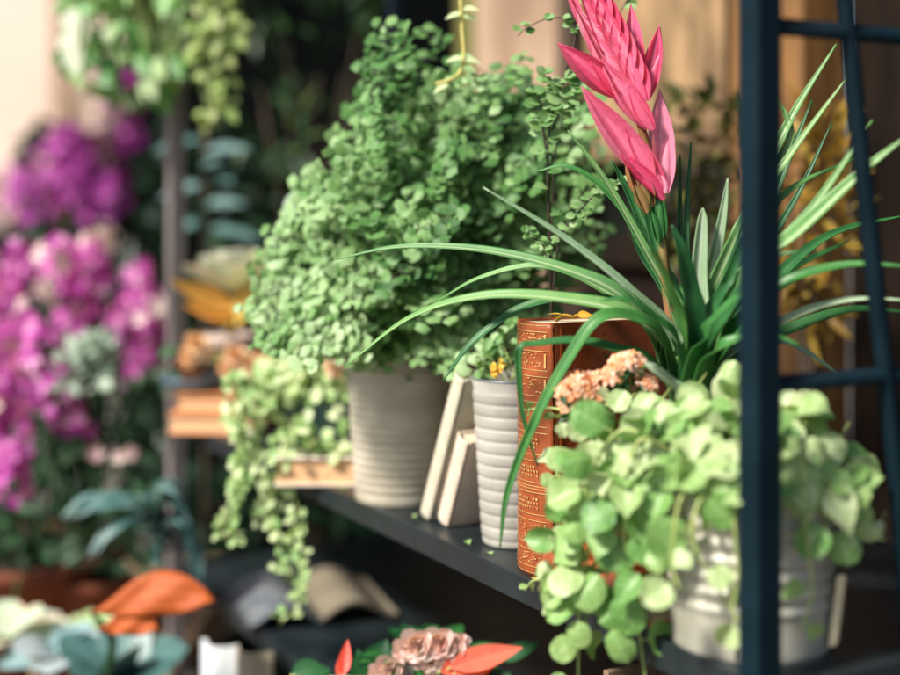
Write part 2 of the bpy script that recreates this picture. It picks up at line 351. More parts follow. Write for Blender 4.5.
# ------------------------------------------------------------------ the setting
GZ = -1.15
b = MB(); i = len(b.v)
for p in ((-40, -15, GZ), (40, -15, GZ), (40, 60, GZ), (-40, 60, GZ)): b.add(p)
b.quad((0, 1, 2, 3), .5); g = b.build('ground', M['pave'], None, smooth=False); tag(g, 'grey stone paving under the plant display', 'ground', kind='structure')

# distant pink wall
t = thing('street_wall', 'pale pink stucco wall across the street behind the magenta flowers', 'wall', (-4, 8.2, GZ))
b = MB(); b.box(Vector((-4.2, 8.35, GZ+2.6)), Vector((3.9, 0, 0)), Vector((0, .15, 0)), Vector((0, 0, 2.6))); b.build('wall', M['pinkwall'], t, smooth=False)
b = MB(); b.box(Vector((-2.32, 8.19, GZ+2.6)), Vector((.09, 0, 0)), Vector((0, .012, 0)), Vector((0, 0, 2.6))); b.build('pilaster', M['stone'], t, smooth=False)
b = MB(); b.box(Vector((-4.2, 8.18, GZ+.2)), Vector((3.9, 0, 0)), Vector((0, .02, 0)), Vector((0, 0, .2))); b.build('plinth', M['umber'], t, smooth=False)

# shop front behind the shelf
FV = .85
def FS(tt, v=0., z=0.): return S(tt, FV+v, z)
t = thing('building', 'dark shop front with stone pillar and amber wooden post behind the shelf', 'building', tuple(FS(2.5, 0, GZ)))
def fpan(name, t0, t1, z0, z1, m, v0=0., dep=.05, bevel=0.):
    b = MB(); b.box(FS((t0+t1)/2, v0+dep/2, (z0+z1)/2), U*((t1-t0)/2), V*(dep/2), UP*((z1-z0)/2)); return b.build(name, m, t, smooth=False, bevel=bevel)
fpan('dark_interior_panel', 2.03, 5.1, GZ, 2.6, M['black'])
for k in range(5): fpan('panel_moulding', 2.5+k*.55, 2.54+k*.55, GZ+.1, 2.5, M['black'], v0=-.02, dep=.018)
fpan('pillar', 1.50, 1.82, GZ, 2.6, M['stone'], v0=-.06, dep=.11)
w = fpan('window', .98, 1.49, -.05, 2.4, M['glass'], v0=.03, dep=.01)
b = MB()
for (a0, a1, z0, z1) in ((.98, 1.49, -.10, -.05), (.98, 1.01, -.05, 2.4), (1.46, 1.49, -.05, 2.4), (1.01, 1.46, .55, .58)):
    b.box(FS((a0+a1)/2, .0, (z0+z1)/2), U*((a1-a0)/2), V*.028, UP*((z1-z0)/2))
f_ = b.build('window_frame', M['umber'], w, smooth=False)
fpan('window_reflection', 1.03, 1.44, .10, 2.2, M['reflection'], v0=-.028, dep=.012)
fpan('stall_riser', .98, 1.49, GZ, -.103, M['umber'])
fpan('pillar_shade_panel', 1.495, 2.10, GZ, -.16, M['umber'], v0=-.075, dep=.012)  # added dark sheet over the pillar foot, standing in for under-shelf shade
fpan('wooden_post', .80, .965, GZ, 2.6, M['amber'], v0=-.07, dep=.1, bevel=.006)
fpan('dark_door', .35, .79, GZ, 2.2, M['umber'], v0=.02)
fpan('olive_panel', 1.83, 2.02, GZ, 2.6, mat('olive_panel_paint', (.10, .10, .02), (.22, .20, .06), scale=5, rough=.7), v0=0)
fpan('far_end_panel', -.6, .34, GZ, 2.6, M['umber'])

# ------------------------------------------------------------------ shelf unit
shelf = thing('plant_shelf', 'blue-black metal shelf unit with square posts holding potted plants and books', 'shelf unit', tuple(S(0, 0, GZ)))
TLEN = 1.423; DEP = .40; TOPZ = .52; LOWZ = -.58
def post(tt, v, m=M['post'], hw=.011):
    b = MB(); b.box(S(tt, v, (GZ+TOPZ)/2), U*hw, V*hw, UP*((TOPZ-GZ)/2)); return b.build('post', m, shelf, smooth=False, bevel=.0012)
po = post(0, 0); po['label'] = 'front corner post close to the camera'
post(0, DEP); post(TLEN, 0, M['farpost'], .0125); post(TLEN, DEP)
def board(z, t0=.013, t1=TLEN-.015, name='shelf_board'):
    b = MB()
    b.box(S((t0+t1)/2, DEP/2, z-.002), U*((t1-t0)/2), V*(DEP/2-.013), UP*.002)
    o = b.build(name, M['board'], shelf, smooth=False, bevel=.0008)
    b = MB()
    b.box(S((t0+t1)/2, .006, z-.011), U*((t1-t0)/2), V*.0065, UP*.0125)
    b.box(S((t0+t1)/2, DEP-.006, z-.011), U*((t1-t0)/2), V*.0065, UP*.0125)
    b.box(S(.0, DEP/2, z-.0115), U*.0105, V*(DEP/2-.0125), UP*.012)
    b.box(S(TLEN, DEP/2, z-.0115), U*.010, V*(DEP/2-.0125), UP*.012)
    b.build('lip', M['board'], o, smooth=False, bevel=.0012)
    return o
board(SH); board(LOWZ)
b = MB()
b.box(S(TLEN/2, 0, TOPZ-.011), U*(TLEN/2-.012), V*.010, UP*.0105); b.box(S(TLEN/2, DEP, TOPZ-.011), U*(TLEN/2-.012), V*.010, UP*.0105)
for tt in (0, TLEN): b.box(S(tt, DEP/2, TOPZ-.011), U*.0095, V*(DEP/2-.012), UP*.0105)
b.build('top_rail', M['post'], shelf, smooth=False, bevel=.001)
for z in (.392, .134, -.124, -.9):
    b = MB(); b.tube([S(0, .0112, z), S(0, DEP-.012, z)], .0066, n=12)
    b.build('cross_bar', M['post'], shelf, bevel=0)
for (s0, s1) in ((.081, .137), (.215, .268), (.33, .345)):
    b = MB(); b.tube([S(-.0005, s0-.006, TOPZ-.02), S(-.0005, s0, .158), S(-.0005, s1, -.22), S(-.0005, s1+.014, SH)], .0070, n=12)
    b.build('upright_bar', M['post'], shelf)

# ------------------------------------------------------------------ maidenhair fern
c0 = Vector((-.059, 1.60, SH))
fern = thing('potted_fern', 'large bushy maidenhair fern in a tall ribbed cream pot', 'potted plant', tuple(c0))
pot(fern, c0, .0525, .0635, .168, M['cream'], n=15, amp=.0016, sharp=.36, z0=.014, z1=.158)
root = c0+Vector((0, 0, .16))
fl = MB(); fs = MB()
outline = [(385, 42), (405, 45), (430, 35), (452, 62), (478, 70), (500, 82), (520, 80), (548, 95), (566, 92), (575, 120), (590, 150), (592, 190), (596, 230), (594, 270),
           (372, 100), (350, 128), (330, 160), (312, 176), (300, 200), (285, 225), (275, 260), (270, 290), (285, 300), (300, 322), (330, 335), (350, 345), (375, 355), (262, 318), (400, 350), (500, 330), (470, 350), (440, 345), (540, 310)]
targets = [(x, y, ru(1.42, 1.60)) for x, y in outline]
targets += [(268, 335, 1.45), (258, 300, 1.47), (282, 345, 1.44), (300, 350, 1.42), (262, 270, 1.5), (272, 240, 1.5), (318, 352, 1.42), (590, 110, 1.46), (520, 62, 1.46), (392, 30, 1.5), (375, 60, 1.5)]
while len(targets) < 112:
    a = ru(0, 6.28); r = math.sqrt(ru(.0, 1))
    x = 435+165*r*math.cos(a); y = 205+165*r*math.sin(a)
    if y < 60+abs(x-460)*.75 and x < 470: continue
    if y < 85+abs(x-500)*.3 and x > 470: continue
    dd = math.sqrt(max(0, 1-r*r))
    targets.append((x, y, 1.57-ru(.2, 1.0)*.19*dd))
for ti, (x, y, Y) in enumerate(targets):
    tp = P(x, y, Y)
    start = root+Vector((ru(-.025, .025), ru(-.025, .025), 0))
    mid = start.lerp(tp, .5)+Vector((0, 0, .05+.16*abs(tp.x-start.x)))+rv(.012)
    pts = smooth_pts([start, mid, tp], 9)
    fs.tube(pts, .0011, .0003, n=4, caps=False)
    K = len(pts)
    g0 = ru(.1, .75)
    if tp.x < -.10: g0 = ru(.55, 1.1)  # lighter tint paints the sunlit left side into the fronds
    FN = (UP*ru(.25, .9)+Vector((-.35, -1.0, 0))+rv(.45)).normalized()
    for k in range(int(K*.35), K):
        p = pts[k]; d = (pts[min(k+1, K-1)]-pts[k-1]).normalized()
        side0 = d.cross(FN); side0 = side0.normalized() if side0.length > .05 else Vector((1, 0, 0))
        fr = (k-K*.35)/(K*.65)
        plen = .062*(1-fr*.82)*ru(.6, 1.2)
        for sd in (-1, 1):
            if random.random() < .20: continue
            pd = (side0*sd+d*.7+Vector((0, 0, -.2))+rv(.15)).normalized()
            npn = max(1, int(plen/.0115))
            ends = p+pd*plen+Vector((0, 0, -plen*.3))
            fs.tube([p, p.lerp(ends, .5)+Vector((0, 0, .003)), ends], .0005, .0002, n=3, caps=False)
            ps = pd.cross(FN).normalized()
            for q in range(npn+1):
                lp = p.lerp(ends, (q+.4)/(npn+.4))
                for s2 in ((-1, 1) if q < npn else (0,)):
                    if random.random() < .08: continue
                    ld = (pd*.7+ps*s2*.9+Vector((0, 0, -.2))+rv(.22))
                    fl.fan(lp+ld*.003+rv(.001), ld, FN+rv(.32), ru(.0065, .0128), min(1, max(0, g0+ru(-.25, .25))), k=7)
fs.build('stem', M['fernstem'], fern); fl.build('foliage', M['fern'], fern)
# dense low undergrowth hides the rim
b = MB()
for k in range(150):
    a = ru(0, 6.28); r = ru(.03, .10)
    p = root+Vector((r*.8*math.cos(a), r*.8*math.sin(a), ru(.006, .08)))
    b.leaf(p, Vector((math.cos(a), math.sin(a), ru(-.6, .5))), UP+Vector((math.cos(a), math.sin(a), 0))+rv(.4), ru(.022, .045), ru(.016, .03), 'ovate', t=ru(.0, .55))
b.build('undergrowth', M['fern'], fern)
b = MB()
for (x, y, Y, L) in ((292, 228, 1.55, .055), (305, 190, 1.56, .05), (318, 172, 1.58, .04), (280, 262, 1.56, .045), (352, 262, 1.50, .05)):
    b = MB(); b.leaf(P(x, y, Y), Vector((-.5, -.2, -.75))+rv(.2), Vector((-.6, -.6, .6))+rv(.15), L, L*.72, 'ovate', fold=.12, curl=.25, t=ru(.4, 1)); b.build('broad_leaf', M['grey'], fern)

# ------------------------------------------------------------------ small leafy pot next to it
c1 = Vector((.067, 1.39, SH))
sp = thing('potted_seedling', 'narrow white ribbed pot with grey rim and small seedling behind tall leather book', 'potted plant', tuple(c1))
pot(sp, c1, .0335, .0440, .170, M['white'], n=12, amp=.0016, sharp=.34, z0=.008, z1=.158, rim=M['rim'], rimr=.0016)
fl = MB(); st = MB()
for (x, y) in ((480, 358), (488, 352), (497, 345), (505, 338), (512, 350), (492, 368), (502, 360), (520, 345), (530, 352), (478, 372), (510, 330), (545, 350)):
    tp = P(x, y, 1.385+ru(-.02, .02)); s0 = c1+Vector((ru(-.01, .01), ru(-.01, .01), .158))
    pt = smooth_pts([s0, s0.lerp(tp, .6)+Vector((0, 0, .012)), tp], 5); st.tube(pt, .0008, .0005, n=4)
    for k in range(4): fl.leaf(tp+rv(.004), rv(1)+Vector((0, -.2, .2)), UP+Vector((-.5, -.8, 0))+rv(.4), ru(.010, .016), ru(.009, .013), 'round', t=ru(.3, 1))
st.build('stem', M['creepstem'], sp); fl.build('foliage', M['fern'], sp)
b = MB()
for (x, y) in ((496, 366), (499, 372), (493, 373), (500, 364)):
    for k in range(5): b.leaf(P(x, y, 1.36), rv(1), Vector((0, -1, .5)), .007, .005, 'petal')
b.build('blossom', M['yellow'], sp)

# ------------------------------------------------------------------ galvanised pot with creeper
c2 = Vector((.238, 1.072, SH))
cr = thing('potted_creeper', 'galvanised metal pot overflowing with pale round-leaved creeper, behind the corner post', 'potted plant', tuple(c2))
b = MB()
pr = [(.054, 0), (.0612, 0), (.0622, .002), (.0618, .006), (.0624, .030)]
for i in range(49):
    q = i/48; pr.append((.0630+.0040*q+.0014*math.sin(q*6.283*6), .034+.078*q))
pr += [(.0675, .128), (.0695, .130), (.0700, .134), (.0680, .136), (.0655, .133), (.062, .06)]
b.lathe(c2, pr, n=96); b.quad([len(b.v)-96+i for i in range(96)], .5)
gp = b.build('pot', M['galv'], cr)
b = MB(); pp = c2+Vector((.0618*math.cos(R(-118)), .0618*math.sin(R(-118)), .017))
for k in range(9): pass
b.lathe(pp, [(.0001, -.004), (.0025, -.0032), (.0035, 0), (.0025, .0032), (.0001, .004)], n=12); b.build('rivet', M['twig'], gp)
b = MB()
for a0 in (0,):
    b.tube([c2+Vector((.0627*math.cos(R(-112))-.0*k, .0627*math.sin(R(-112)), z)) for k, z in enumerate((.004, .03))], .0008, n=6)
b.build('seam', M['galv'], gp)
q = MB(); q.lathe(c2, [(.064, .122), (.001, .126)], n=40); q.build('soil', M['soil'], cr)
fl = MB(); st = MB(); LF = []
def rleaf(p, L, t, n=None, d=None):
    L *= .80
    # the newest leaves face the sun on the upper left
    n = n or (Vector((-.25, -.75, .75))+rv(.55)); d = d or (Vector((ru(-1, 1), -.35, ru(-.8, .3))))
    fl.leaf(p, d, n, L*ru(.9, 1.15), L*ru(.84, 1.06), random.choice(('round', 'round', 'ovate')), fold=ru(-.30, .42), curl=ru(-.05, .42), t=t, nl=10, nw=4, wave=.035)
top = c2+Vector((0, 0, .13))
def strand(pts3, nn, L0, L1, t0=.5, both=True):
    pts = smooth_pts(pts3, 8); st.tube(pts, .0017, .0009, n=6)
    K = len(pts)
    for k in range(nn):
        f = (k+.6)/nn; i = min(K-2, int(f*(K-1))); p = pts[i].lerp(pts[i+1], f*(K-1)-i); d = (pts[i+1]-pts[i]).normalized()
        L = L0+(L1-L0)*f
        a = d.cross(Vector((0, -1, 0)))
        a = a.normalized() if a.length > .1 else Vector((1, 0, 0))
        if k % 2: a = (a+Vector((0, -.9, 0))).normalized()
        for sd in ((-1, 1) if both else ((-1)**k,)):
            dd = (a*sd+d*.35+Vector((0, -.15, 0))+rv(.25)).normalized()
            tt = min(1, max(0, t0+ru(-.3, .3)))
            pet = p+dd*L*.22; st.tube([p, pet], .0010, .0007, n=4)
            rleaf(pet, L*ru(.8, 1.12), tt, d=dd, n=Vector((-.2, -.85, .45))+rv(.4))
# mound
for k in range(250):
    a = ru(0, 6.28); r = math.sqrt(ru(0, 1)); h = ru(0, 1)
    x = .098*r*math.cos(a); y = .075*r*math.sin(a); z = (.075*(1-r*r)**.5)*ru(.55, 1.05)-.012
    p = top+Vector((x-.012, y-.005, z))
    L = ru(.024, .040)
    if k % 3 == 0: st.tube([top+Vector((x*.3, y*.3, -.02)), p], .0015, .001, n=5)
    rleaf(p, L, ru(.35, 1), n=Vector((x*5-.2, -.55+y*4, .85))+rv(.5))
# leftover front cluster (left of the pot, hanging over)
for (x, y, Y, L, tt) in ((690, 395, 1.10, .034, .8), (655, 408, 1.10, .033, .9), (625, 405, 1.12, .026, .9), (590, 425, 1.12, .018, .9), (722, 388, 1.08, .034, .95), (735, 375, 1.08, .028, .85),
        (640, 440, 1.08, .036, .9), (665, 450, 1.05, .040, .95), (610, 445, 1.10, .034, 1.), (590, 470, 1.10, .036, .9), (618, 480, 1.07, .040, .9), (650, 485, 1.05, .040, .75), (575, 432, 1.12, .024, 1), (560, 437, 1.13, .018, 1),
        (690, 470, 1.02, .044, .9), (720, 455, 1.02, .042, 1), (600, 505, 1.08, .040, .7), (635, 515, 1.05, .038, .45), (665, 505, 1.03, .034, .5), (585, 530, 1.08, .040, .55), (615, 550, 1.06, .040, .35), (642, 545, 1.04, .044, .2),
        (660, 530, 1.02, .042, .55), (575, 500, 1.09, .032, .8), (700, 430, 1.05, .036, .9), (745, 410, 1.05, .034, .8), (680, 420, 1.08, .034, .9), (557, 540, 1.10, .028, .8), (780, 440, 1.02, .040, .9), (795, 470, 1.01, .036, .95),
        (835, 448, 1.04, .036, .9), (812, 452, 1.03, .038, .85), (848, 490, 1.03, .034, .7), (830, 500, 1.01, .034, .8), (792, 505, 1.0, .036, .95), (858, 515, 1.03, .030, .6), (818, 540, 1.0, .036, .3), (845, 545, 1.02, .032, .45), (872, 540, 1.03, .020, .7)):
    p = P(x, y, Y); st.tube([p, p+Vector((.02, .03, .015))], .0012, n=4)
    rleaf(p+Vector((0, 0, .012)), L, min(1, max(0, tt+ru(-.12, .08))), d=Vector((ru(-.8, .5), -.3, -.9)))
T0 = top+Vector((-.045, -.02, .01))
strand([T0, P(625, 430, 1.06), P(590, 480, 1.07), P(590, 540, 1.08), P(580, 600, 1.09), P(578, 700, 1.09)], 11, .040, .030, .55)
strand([T0, P(640, 440, 1.04), P(625, 520, 1.05), P(628, 580, 1.06), P(640, 640, 1.07), P(648, 700, 1.07)], 7, .040, .030, .4, both=False)
strand([T0, P(610, 440, 1.10), P(572, 500, 1.10), P(560, 560, 1.10), P(565, 610, 1.1)], 7, .034, .022, .6)
for (x, y, Y, L, tt) in ((575, 575, 1.09, .030, .6), (600, 590, 1.07, .036, .5), (562, 600, 1.09, .026, .7), (620, 610, 1.06, .036, .3), (612, 645, 1.06, .034, .5), (640, 590, 1.05, .034, .3), (578, 635, 1.08, .030, .6), (660, 560, 1.03, .030, .6), (605, 540, 1.06, .034, .5), (548, 575, 1.11, .020, .9), (592, 455, 1.10, .030, .9), (640, 462, 1.05, .036, .95)):
    p = P(x, y, Y); st.tube([p, p+Vector((.012, .02, .015))], .0012, n=4)
    rleaf(p+Vector((0, 0, .012)), L, tt, d=Vector((ru(-.9, .3), -.3, -.7)), n=Vector((-.3, -.85, .45))+rv(.3))
strand([T0+Vector((0, .03, .02)), P(610, 405, 1.13), P(575, 412, 1.15), P(550, 408, 1.17), P(524, 410, 1.19)], 6, .026, .009, .95)
strand([T0, P(605, 500, 1.09), P(575, 538, 1.11), P(545, 543, 1.14), P(524, 540, 1.17)], 4, .028, .007, .9)
strand([T0, P(600, 560, 1.1), P(560, 578, 1.13), P(535, 580, 1.15), P(525, 590, 1.16)], 4, .024, .008, .9)
strand([T0, P(570, 470, 1.12), P(556, 460, 1.14), P(560, 488, 1.14)], 3, .022, .016, 1)
strand([top+Vector((-.03, -.06, 0)), P(700, 500, .995), P(695, 545, .99), P(725, 600, .995), P(742, 625, .99)], 5, .030, .022, .75, both=False)
strand([top+Vector((-.01, -.065, 0)), P(735, 510, .99), P(738, 570, .99), P(732, 612, .985)], 4, .026, .020, .7, both=False)
strand([top+Vector((-.05, -.04, 0)), P(680, 500, 1.0), P(672, 560, 1.0), P(680, 590, .995)], 3, .032, .028, .8, both=False)
strand([top+Vector((.05, -.03, 0)), P(835, 500, 1.01), P(855, 530, 1.02), P(885, 540, 1.03)], 4, .032, .014, .7, both=False)
strand([top+Vector((.03, -.06, 0)), P(805, 520, .995), P(812, 590, .995), P(800, 632, .99)], 4, .028, .018, .75, both=False)
st.build('stem', M['creepstem'], cr); fl.build('foliage', M['creeper'], cr)
b = MB()
a0 = P(841, 575, 1.035); a1 = P(832, 646, 1.030)
ax = (a1-a0).normalized()
b.box((a0+a1)/2, ax*((a1-a0).length/2), Vector((.0032, 0, .0004)), Vector((0, .0012, 0)))
for k in range(12):
    b.box(a0+ax*(.003+k*.0042)+Vector((.0037, 0, 0)), ax*.0010, Vector((.0008, 0, 0)), Vector((0, .001, 0)))
o = b.build('plant_label', M['stick'], None, smooth=False, bevel=.0004); tag(o, 'pale wooden plant stake leaning on the galvanised pot', 'plant stake')

# ------------------------------------------------------------------ bromeliad
c3 = S(.214, .107, SH+.0365)
br = thing('potted_bromeliad', 'spiky green bromeliad with arching sword leaves and a pink flower spike', 'potted plant', tuple(c3))
plain_pot(br, c3, .034, .044, .105, M['terradark'], lip=.003)
def sword(pts3, w0, w1=None, m=None, t=.4, name='leaf', chan=.22, roll=0.0, lab=None):
    pts = smooth_pts(pts3, 8); K = len(pts); b = MB(); rows = []
    nw = 4
    for i, p in enumerate(pts):
        f = i/(K-1)
        d = (pts[min(i+1, K-1)]-pts[max(i-1, 0)]).normalized()
        up = Vector((0, -.55, .85)) if abs(d.z) < .9 else Vector((0, -1, .1))
        sd = d.cross(up); sd.normalize(); n = sd.cross(d)
        if roll:
            q = Matrix.Rotation(roll*(0.3+f), 3, d); sd = q @ sd; n = q @ n
        w = w0*(1-f**2.2)**.8*(.85+.3*math.sin(min(1, f*2.2)*math.pi))*.5
        w = max(w, .0004)
        row = []
        for j in range(-nw, nw+1):
            a = j/nw; row.append(b.add(p+sd*w*a*(1-.15*chan)+n*(w*chan*(abs(a)**1.7)*1.8)-n*.0006*math.sin(f*19+a)*0, (.5+a*.5, f)))
        rows.append(row)
    for i in range(K-1):
        for j in range(2*nw): b.quad((rows[i][j], rows[i][j+1], rows[i+1][j+1], rows[i+1][j]), min(1, max(0, t)))
    o = b.build(name, m or M['brom'], br)
    s = o.modifiers.new('thick', 'SOLIDIFY'); s.thickness = .0009
    if lab: o['label'] = lab
    return o
Bz = c3+Vector((0, 0, .10))
def PL(*a): return [Bz+Vector((ru(-.012, .012), ru(-.012, .012), 0))]+[P(*q) for q in a]
st_, pl_ = M['bromstripe'], M['brompale']
sword(PL((672, 360, 1.19), (630, 316, 1.165), (560, 299, 1.17), (480, 297, 1.19), (410, 318, 1.22), (345, 366, 1.25)), .021, m=st_, t=.75, lab='long striped leaf curving down over the cream pot')
sword(PL((665, 345, 1.20), (620, 295, 1.18), (560, 268, 1.19), (480, 250, 1.22), (400, 247, 1.25), (336, 259, 1.28)), .019, m=st_, t=.45)
sword(PL((655, 335, 1.22), (600, 288, 1.24), (540, 266, 1.26), (480, 278, 1.28), (437, 301, 1.30)), .015, m=st_, t=.6)
sword(PL((675, 345, 1.20), (625, 288, 1.19), (560, 236, 1.19), (483, 187, 1.19)), .016, m=pl_, t=.35, chan=.4)
sword(PL((685, 330, 1.21), (645, 250, 1.22), (605, 180, 1.23), (568, 130, 1.24)), .014, m=st_, t=.5)
sword(PL((690, 330, 1.21), (650, 250, 1.24), (610, 195, 1.26), (570, 167, 1.27), (536, 171, 1.28)), .014, t=.65)
sword(PL((685, 340, 1.22), (640, 220, 1.27), (622, 180, 1.28), (612, 160, 1.28)), .012, t=.4)
sword(PL((684, 335, 1.15), (668, 285, 1.11), (655, 255, 1.08), (647, 250, 1.06)), .022, t=.85, chan=.1)
sword(PL((690, 330, 1.22), (686, 240, 1.23), (691, 142, 1.24)), .011, t=.35, m=M['brom'])
sword(PL((694, 330, 1.22), (681, 250, 1.24), (680, 155, 1.25)), .010, t=.3)
sword(PL((698, 340, 1.19), (699, 270, 1.19), (702, 225, 1.19), (703, 208, 1.19)), .020, t=.5, m=pl_, chan=.3)
sword(PL((700, 340, 1.20), (722, 270, 1.19), (752, 205, 1.19), (790, 120, 1.2), (836, 44, 1.2)), .018, m=st_, t=.55)
sword(PL((712, 345, 1.17), (750, 275, 1.14), (800, 232, 1.12), (860, 175, 1.11), (915, 130, 1.10)), .024, m=st_, t=.7, chan=.35)
sword(PL((715, 330, 1.21), (750, 240, 1.21), (790, 190, 1.21), (855, 158, 1.21)), .014, t=.75)
sword(PL((720, 355, 1.16), (775, 290, 1.13), (840, 266, 1.12), (915, 266, 1.10)), .020, t=.65)
sword(PL((720, 362, 1.16), (790, 318, 1.14), (850, 300, 1.13), (915, 300, 1.12)), .014, t=.6, m=pl_)
sword(PL((722, 365, 1.18), (790, 330, 1.18), (850, 310, 1.18), (912, 312, 1.18)), .018, t=.5)
sword(PL((725, 370, 1.18), (775, 342, 1.17), (805, 352, 1.17), (848, 380, 1.17)), .014, t=.5, m=pl_)
sword(PL((706, 330, 1.21), (750, 210, 1.20), (788, 145, 1.20), (786, 115, 1.20), (772, 92, 1.20)), .010, t=.7, m=st_)
sword(PL((708, 330, 1.21), (745, 225, 1.19), (790, 155, 1.19), (850, 73, 1.19)), .013, t=.8, m=st_)
sword(PL((715, 350, 1.2), (760, 260, 1.22), (800, 190, 1.24), (832, 122, 1.25)), .010, t=.2)
sword(PL((655, 365, 1.16), (620, 350, 1.15), (575, 341, 1.15), (535, 344, 1.15), (520, 348, 1.15), (519, 375, 1.15), (524, 420, 1.15), (538, 466, 1.15)), .0105, t=.45, lab='narrow leaf bent sharply downward at the book spine')
sword(PL((662, 340, 1.17), (630, 318, 1.15), (598, 320, 1.14), (568, 360, 1.14), (535, 420, 1.14), (508, 490, 1.14), (500, 548, 1.14)), .016, t=.7)
sword(PL((660, 335, 1.20), (600, 300, 1.19), (530, 305, 1.2), (475, 340, 1.2), (443, 380, 1.2)), .016, t=.45)
sword(PL((692, 408, 1.13), (672, 388, 1.11), (655, 372, 1.10), (645, 362, 1.10)), .022, t=.95, m=pl_, chan=.4, lab='cut pale leaf stub')
sword(PL((700, 340, 1.17), (728, 280, 1.15), (745, 235, 1.15), (765, 200, 1.15)), .015, t=.35)
sword(PL((708, 350, 1.14), (735, 300, 1.12), (765, 262, 1.11), (800, 250, 1.1)), .016, t=.45, m=M['brom'])
sword(PL((700, 352, 1.13), (715, 320, 1.11), (745, 295, 1.09), (775, 305, 1.07)), .017, t=.6)
sword(PL((680, 350, 1.15), (655, 318, 1.13), (628, 300, 1.12), (600, 300, 1.12)), .016, t=.5)
sword(PL((710, 360, 1.12), (740, 338, 1.10), (765, 332, 1.09), (800, 345, 1.08)), .014, t=.7)
sword(PL((708, 335, 1.20), (738, 255, 1.19), (758, 190, 1.19), (772, 150, 1.19)), .019, t=.4)
sword(PL((715, 340, 1.17), (765, 262, 1.14), (815, 205, 1.13), (872, 120, 1.12)), .017, t=.55, m=st_)
sword(PL((716, 350, 1.18), (770, 285, 1.2), (830, 235, 1.22), (905, 215, 1.24)), .018, t=.45)
sword(PL((712, 335, 1.22), (755, 240, 1.26), (780, 180, 1.28), (812, 100, 1.30)), .015, t=.3)
sword(PL((700, 330, 1.2), (712, 270, 1.2), (722, 220, 1.2), (728, 178, 1.2)), .017, t=.45, m=pl_)
sword(PL((684, 330, 1.22), (662, 270, 1.22), (650, 225, 1.23), (640, 185, 1.23)), .016, t=.3)
sword(PL((705, 340, 1.22), (745, 310, 1.28), (790, 270, 1.34), (850, 240, 1.4)), .020, t=.3)
sword(PL((680, 330, 1.24), (665, 290, 1.28), (640, 250, 1.32), (630, 215, 1.36)), .016, t=.2)
sword(PL((695, 330, 1.16), (690, 285, 1.15), (682, 250, 1.14), (672, 225, 1.14)), .020, t=.15)
# flower spike
sk = MB(); axp = smooth_pts([Bz, P(668, 300, 1.215), P(661, 230, 1.22), (P(652, 170, 1.22)), P(632, 100, 1.22), P(600, 50, 1.22), P(580, 0, 1.22)], 8)
sk.tube(axp, .0050, .0028, n=10); spk = sk.build('flower_spike', M['spike'], br)
def bractspike(base, tip, w, n, m, Yo=0., lab=None, depthY=1.215):
    b = MB(); p0 = P(*base, depthY); p1 = P(*tip, depthY+Yo); d = (p1-p0); L = d.length; d.normalize()
    sd = d.cross(Vector((0, -1, 0))).normalized(); W = w*depthY/F
    FR = Vector((0, -1, .1))
    def bud(c, dd, bl, wd, side, t):
        # a closed boat-shaped bract: front skin and back skin
        b.leaf(c, dd, FR+sd*side, bl, wd, 'bractshape', fold=-.50, curl=.08+.05*side, t=t, nl=16, nw=6)
        b.leaf(c+Vector((0, .004, 0)), dd, -FR+sd*side, bl*.97, wd*.9, 'bractshape', fold=-.45, curl=0, t=t-.1, nl=12, nw=3)
    if n > 6:
        for k in range(n):
            f = k/n; s = -1 if k % 2 else 1
            prof = math.sin(math.pi*min(1, .30+.60*f))**.5
            bud(p0+d*(L*f*.70)+sd*s*W*.13+Vector((0, .0016*(k-n*.5)*.4, 0)), (d+sd*s*.17).normalized(), L*.36*ru(.95, 1.05), W*.56*prof, .35*s, ru(.35, .95))
        bud(p0+Vector((0, .004, 0)), d, L, W*.6, 0, .5)
    else:
        bud(p0, d, L*1.06, W*.80, -.15, ru(.25, .8))
        for k in range(1, n):
            s = 1 if k % 2 else -1
            bud(p0+sd*s*W*.14-d*L*.06*k+Vector((0, -.0022*k, 0)), (d+sd*s*.10).normalized(), L*(.86-.16*k), W*(.66-.06*k), .4*s, ru(.2, .95))
    o = b.build('bract', m, spk)
    if lab: o['label'] = lab
bractspike((640, 104), (572, -40), 52, 13, M['bract'], lab='large feathered bract cluster at the top')
bractspike((622, 98), (562, 46), 32, 2, M['bract'], Yo=-.01)
bractspike((658, 186), (586, 92), 36, 3, M['bract'], Yo=-.012)
bractspike((648, 128), (604, 62), 30, 2, M['bract'], Yo=-.006, depthY=1.208)
bractspike((636, 80), (631, 6), 24, 2, M['bract'], Yo=.012)
bractspike((646, 95), (659, 28), 24, 2, M['bract'], Yo=.0)
bractspike((662, 188), (660, 94), 33, 2, M['bractpale'], Yo=-.004, lab='pale pink lower bract')
bractspike((648, 205), (628, 150), 28, 3, M['spike'], Yo=0)
bractspike((660, 235), (652, 175), 22, 3, M['brom'], Yo=-.004)

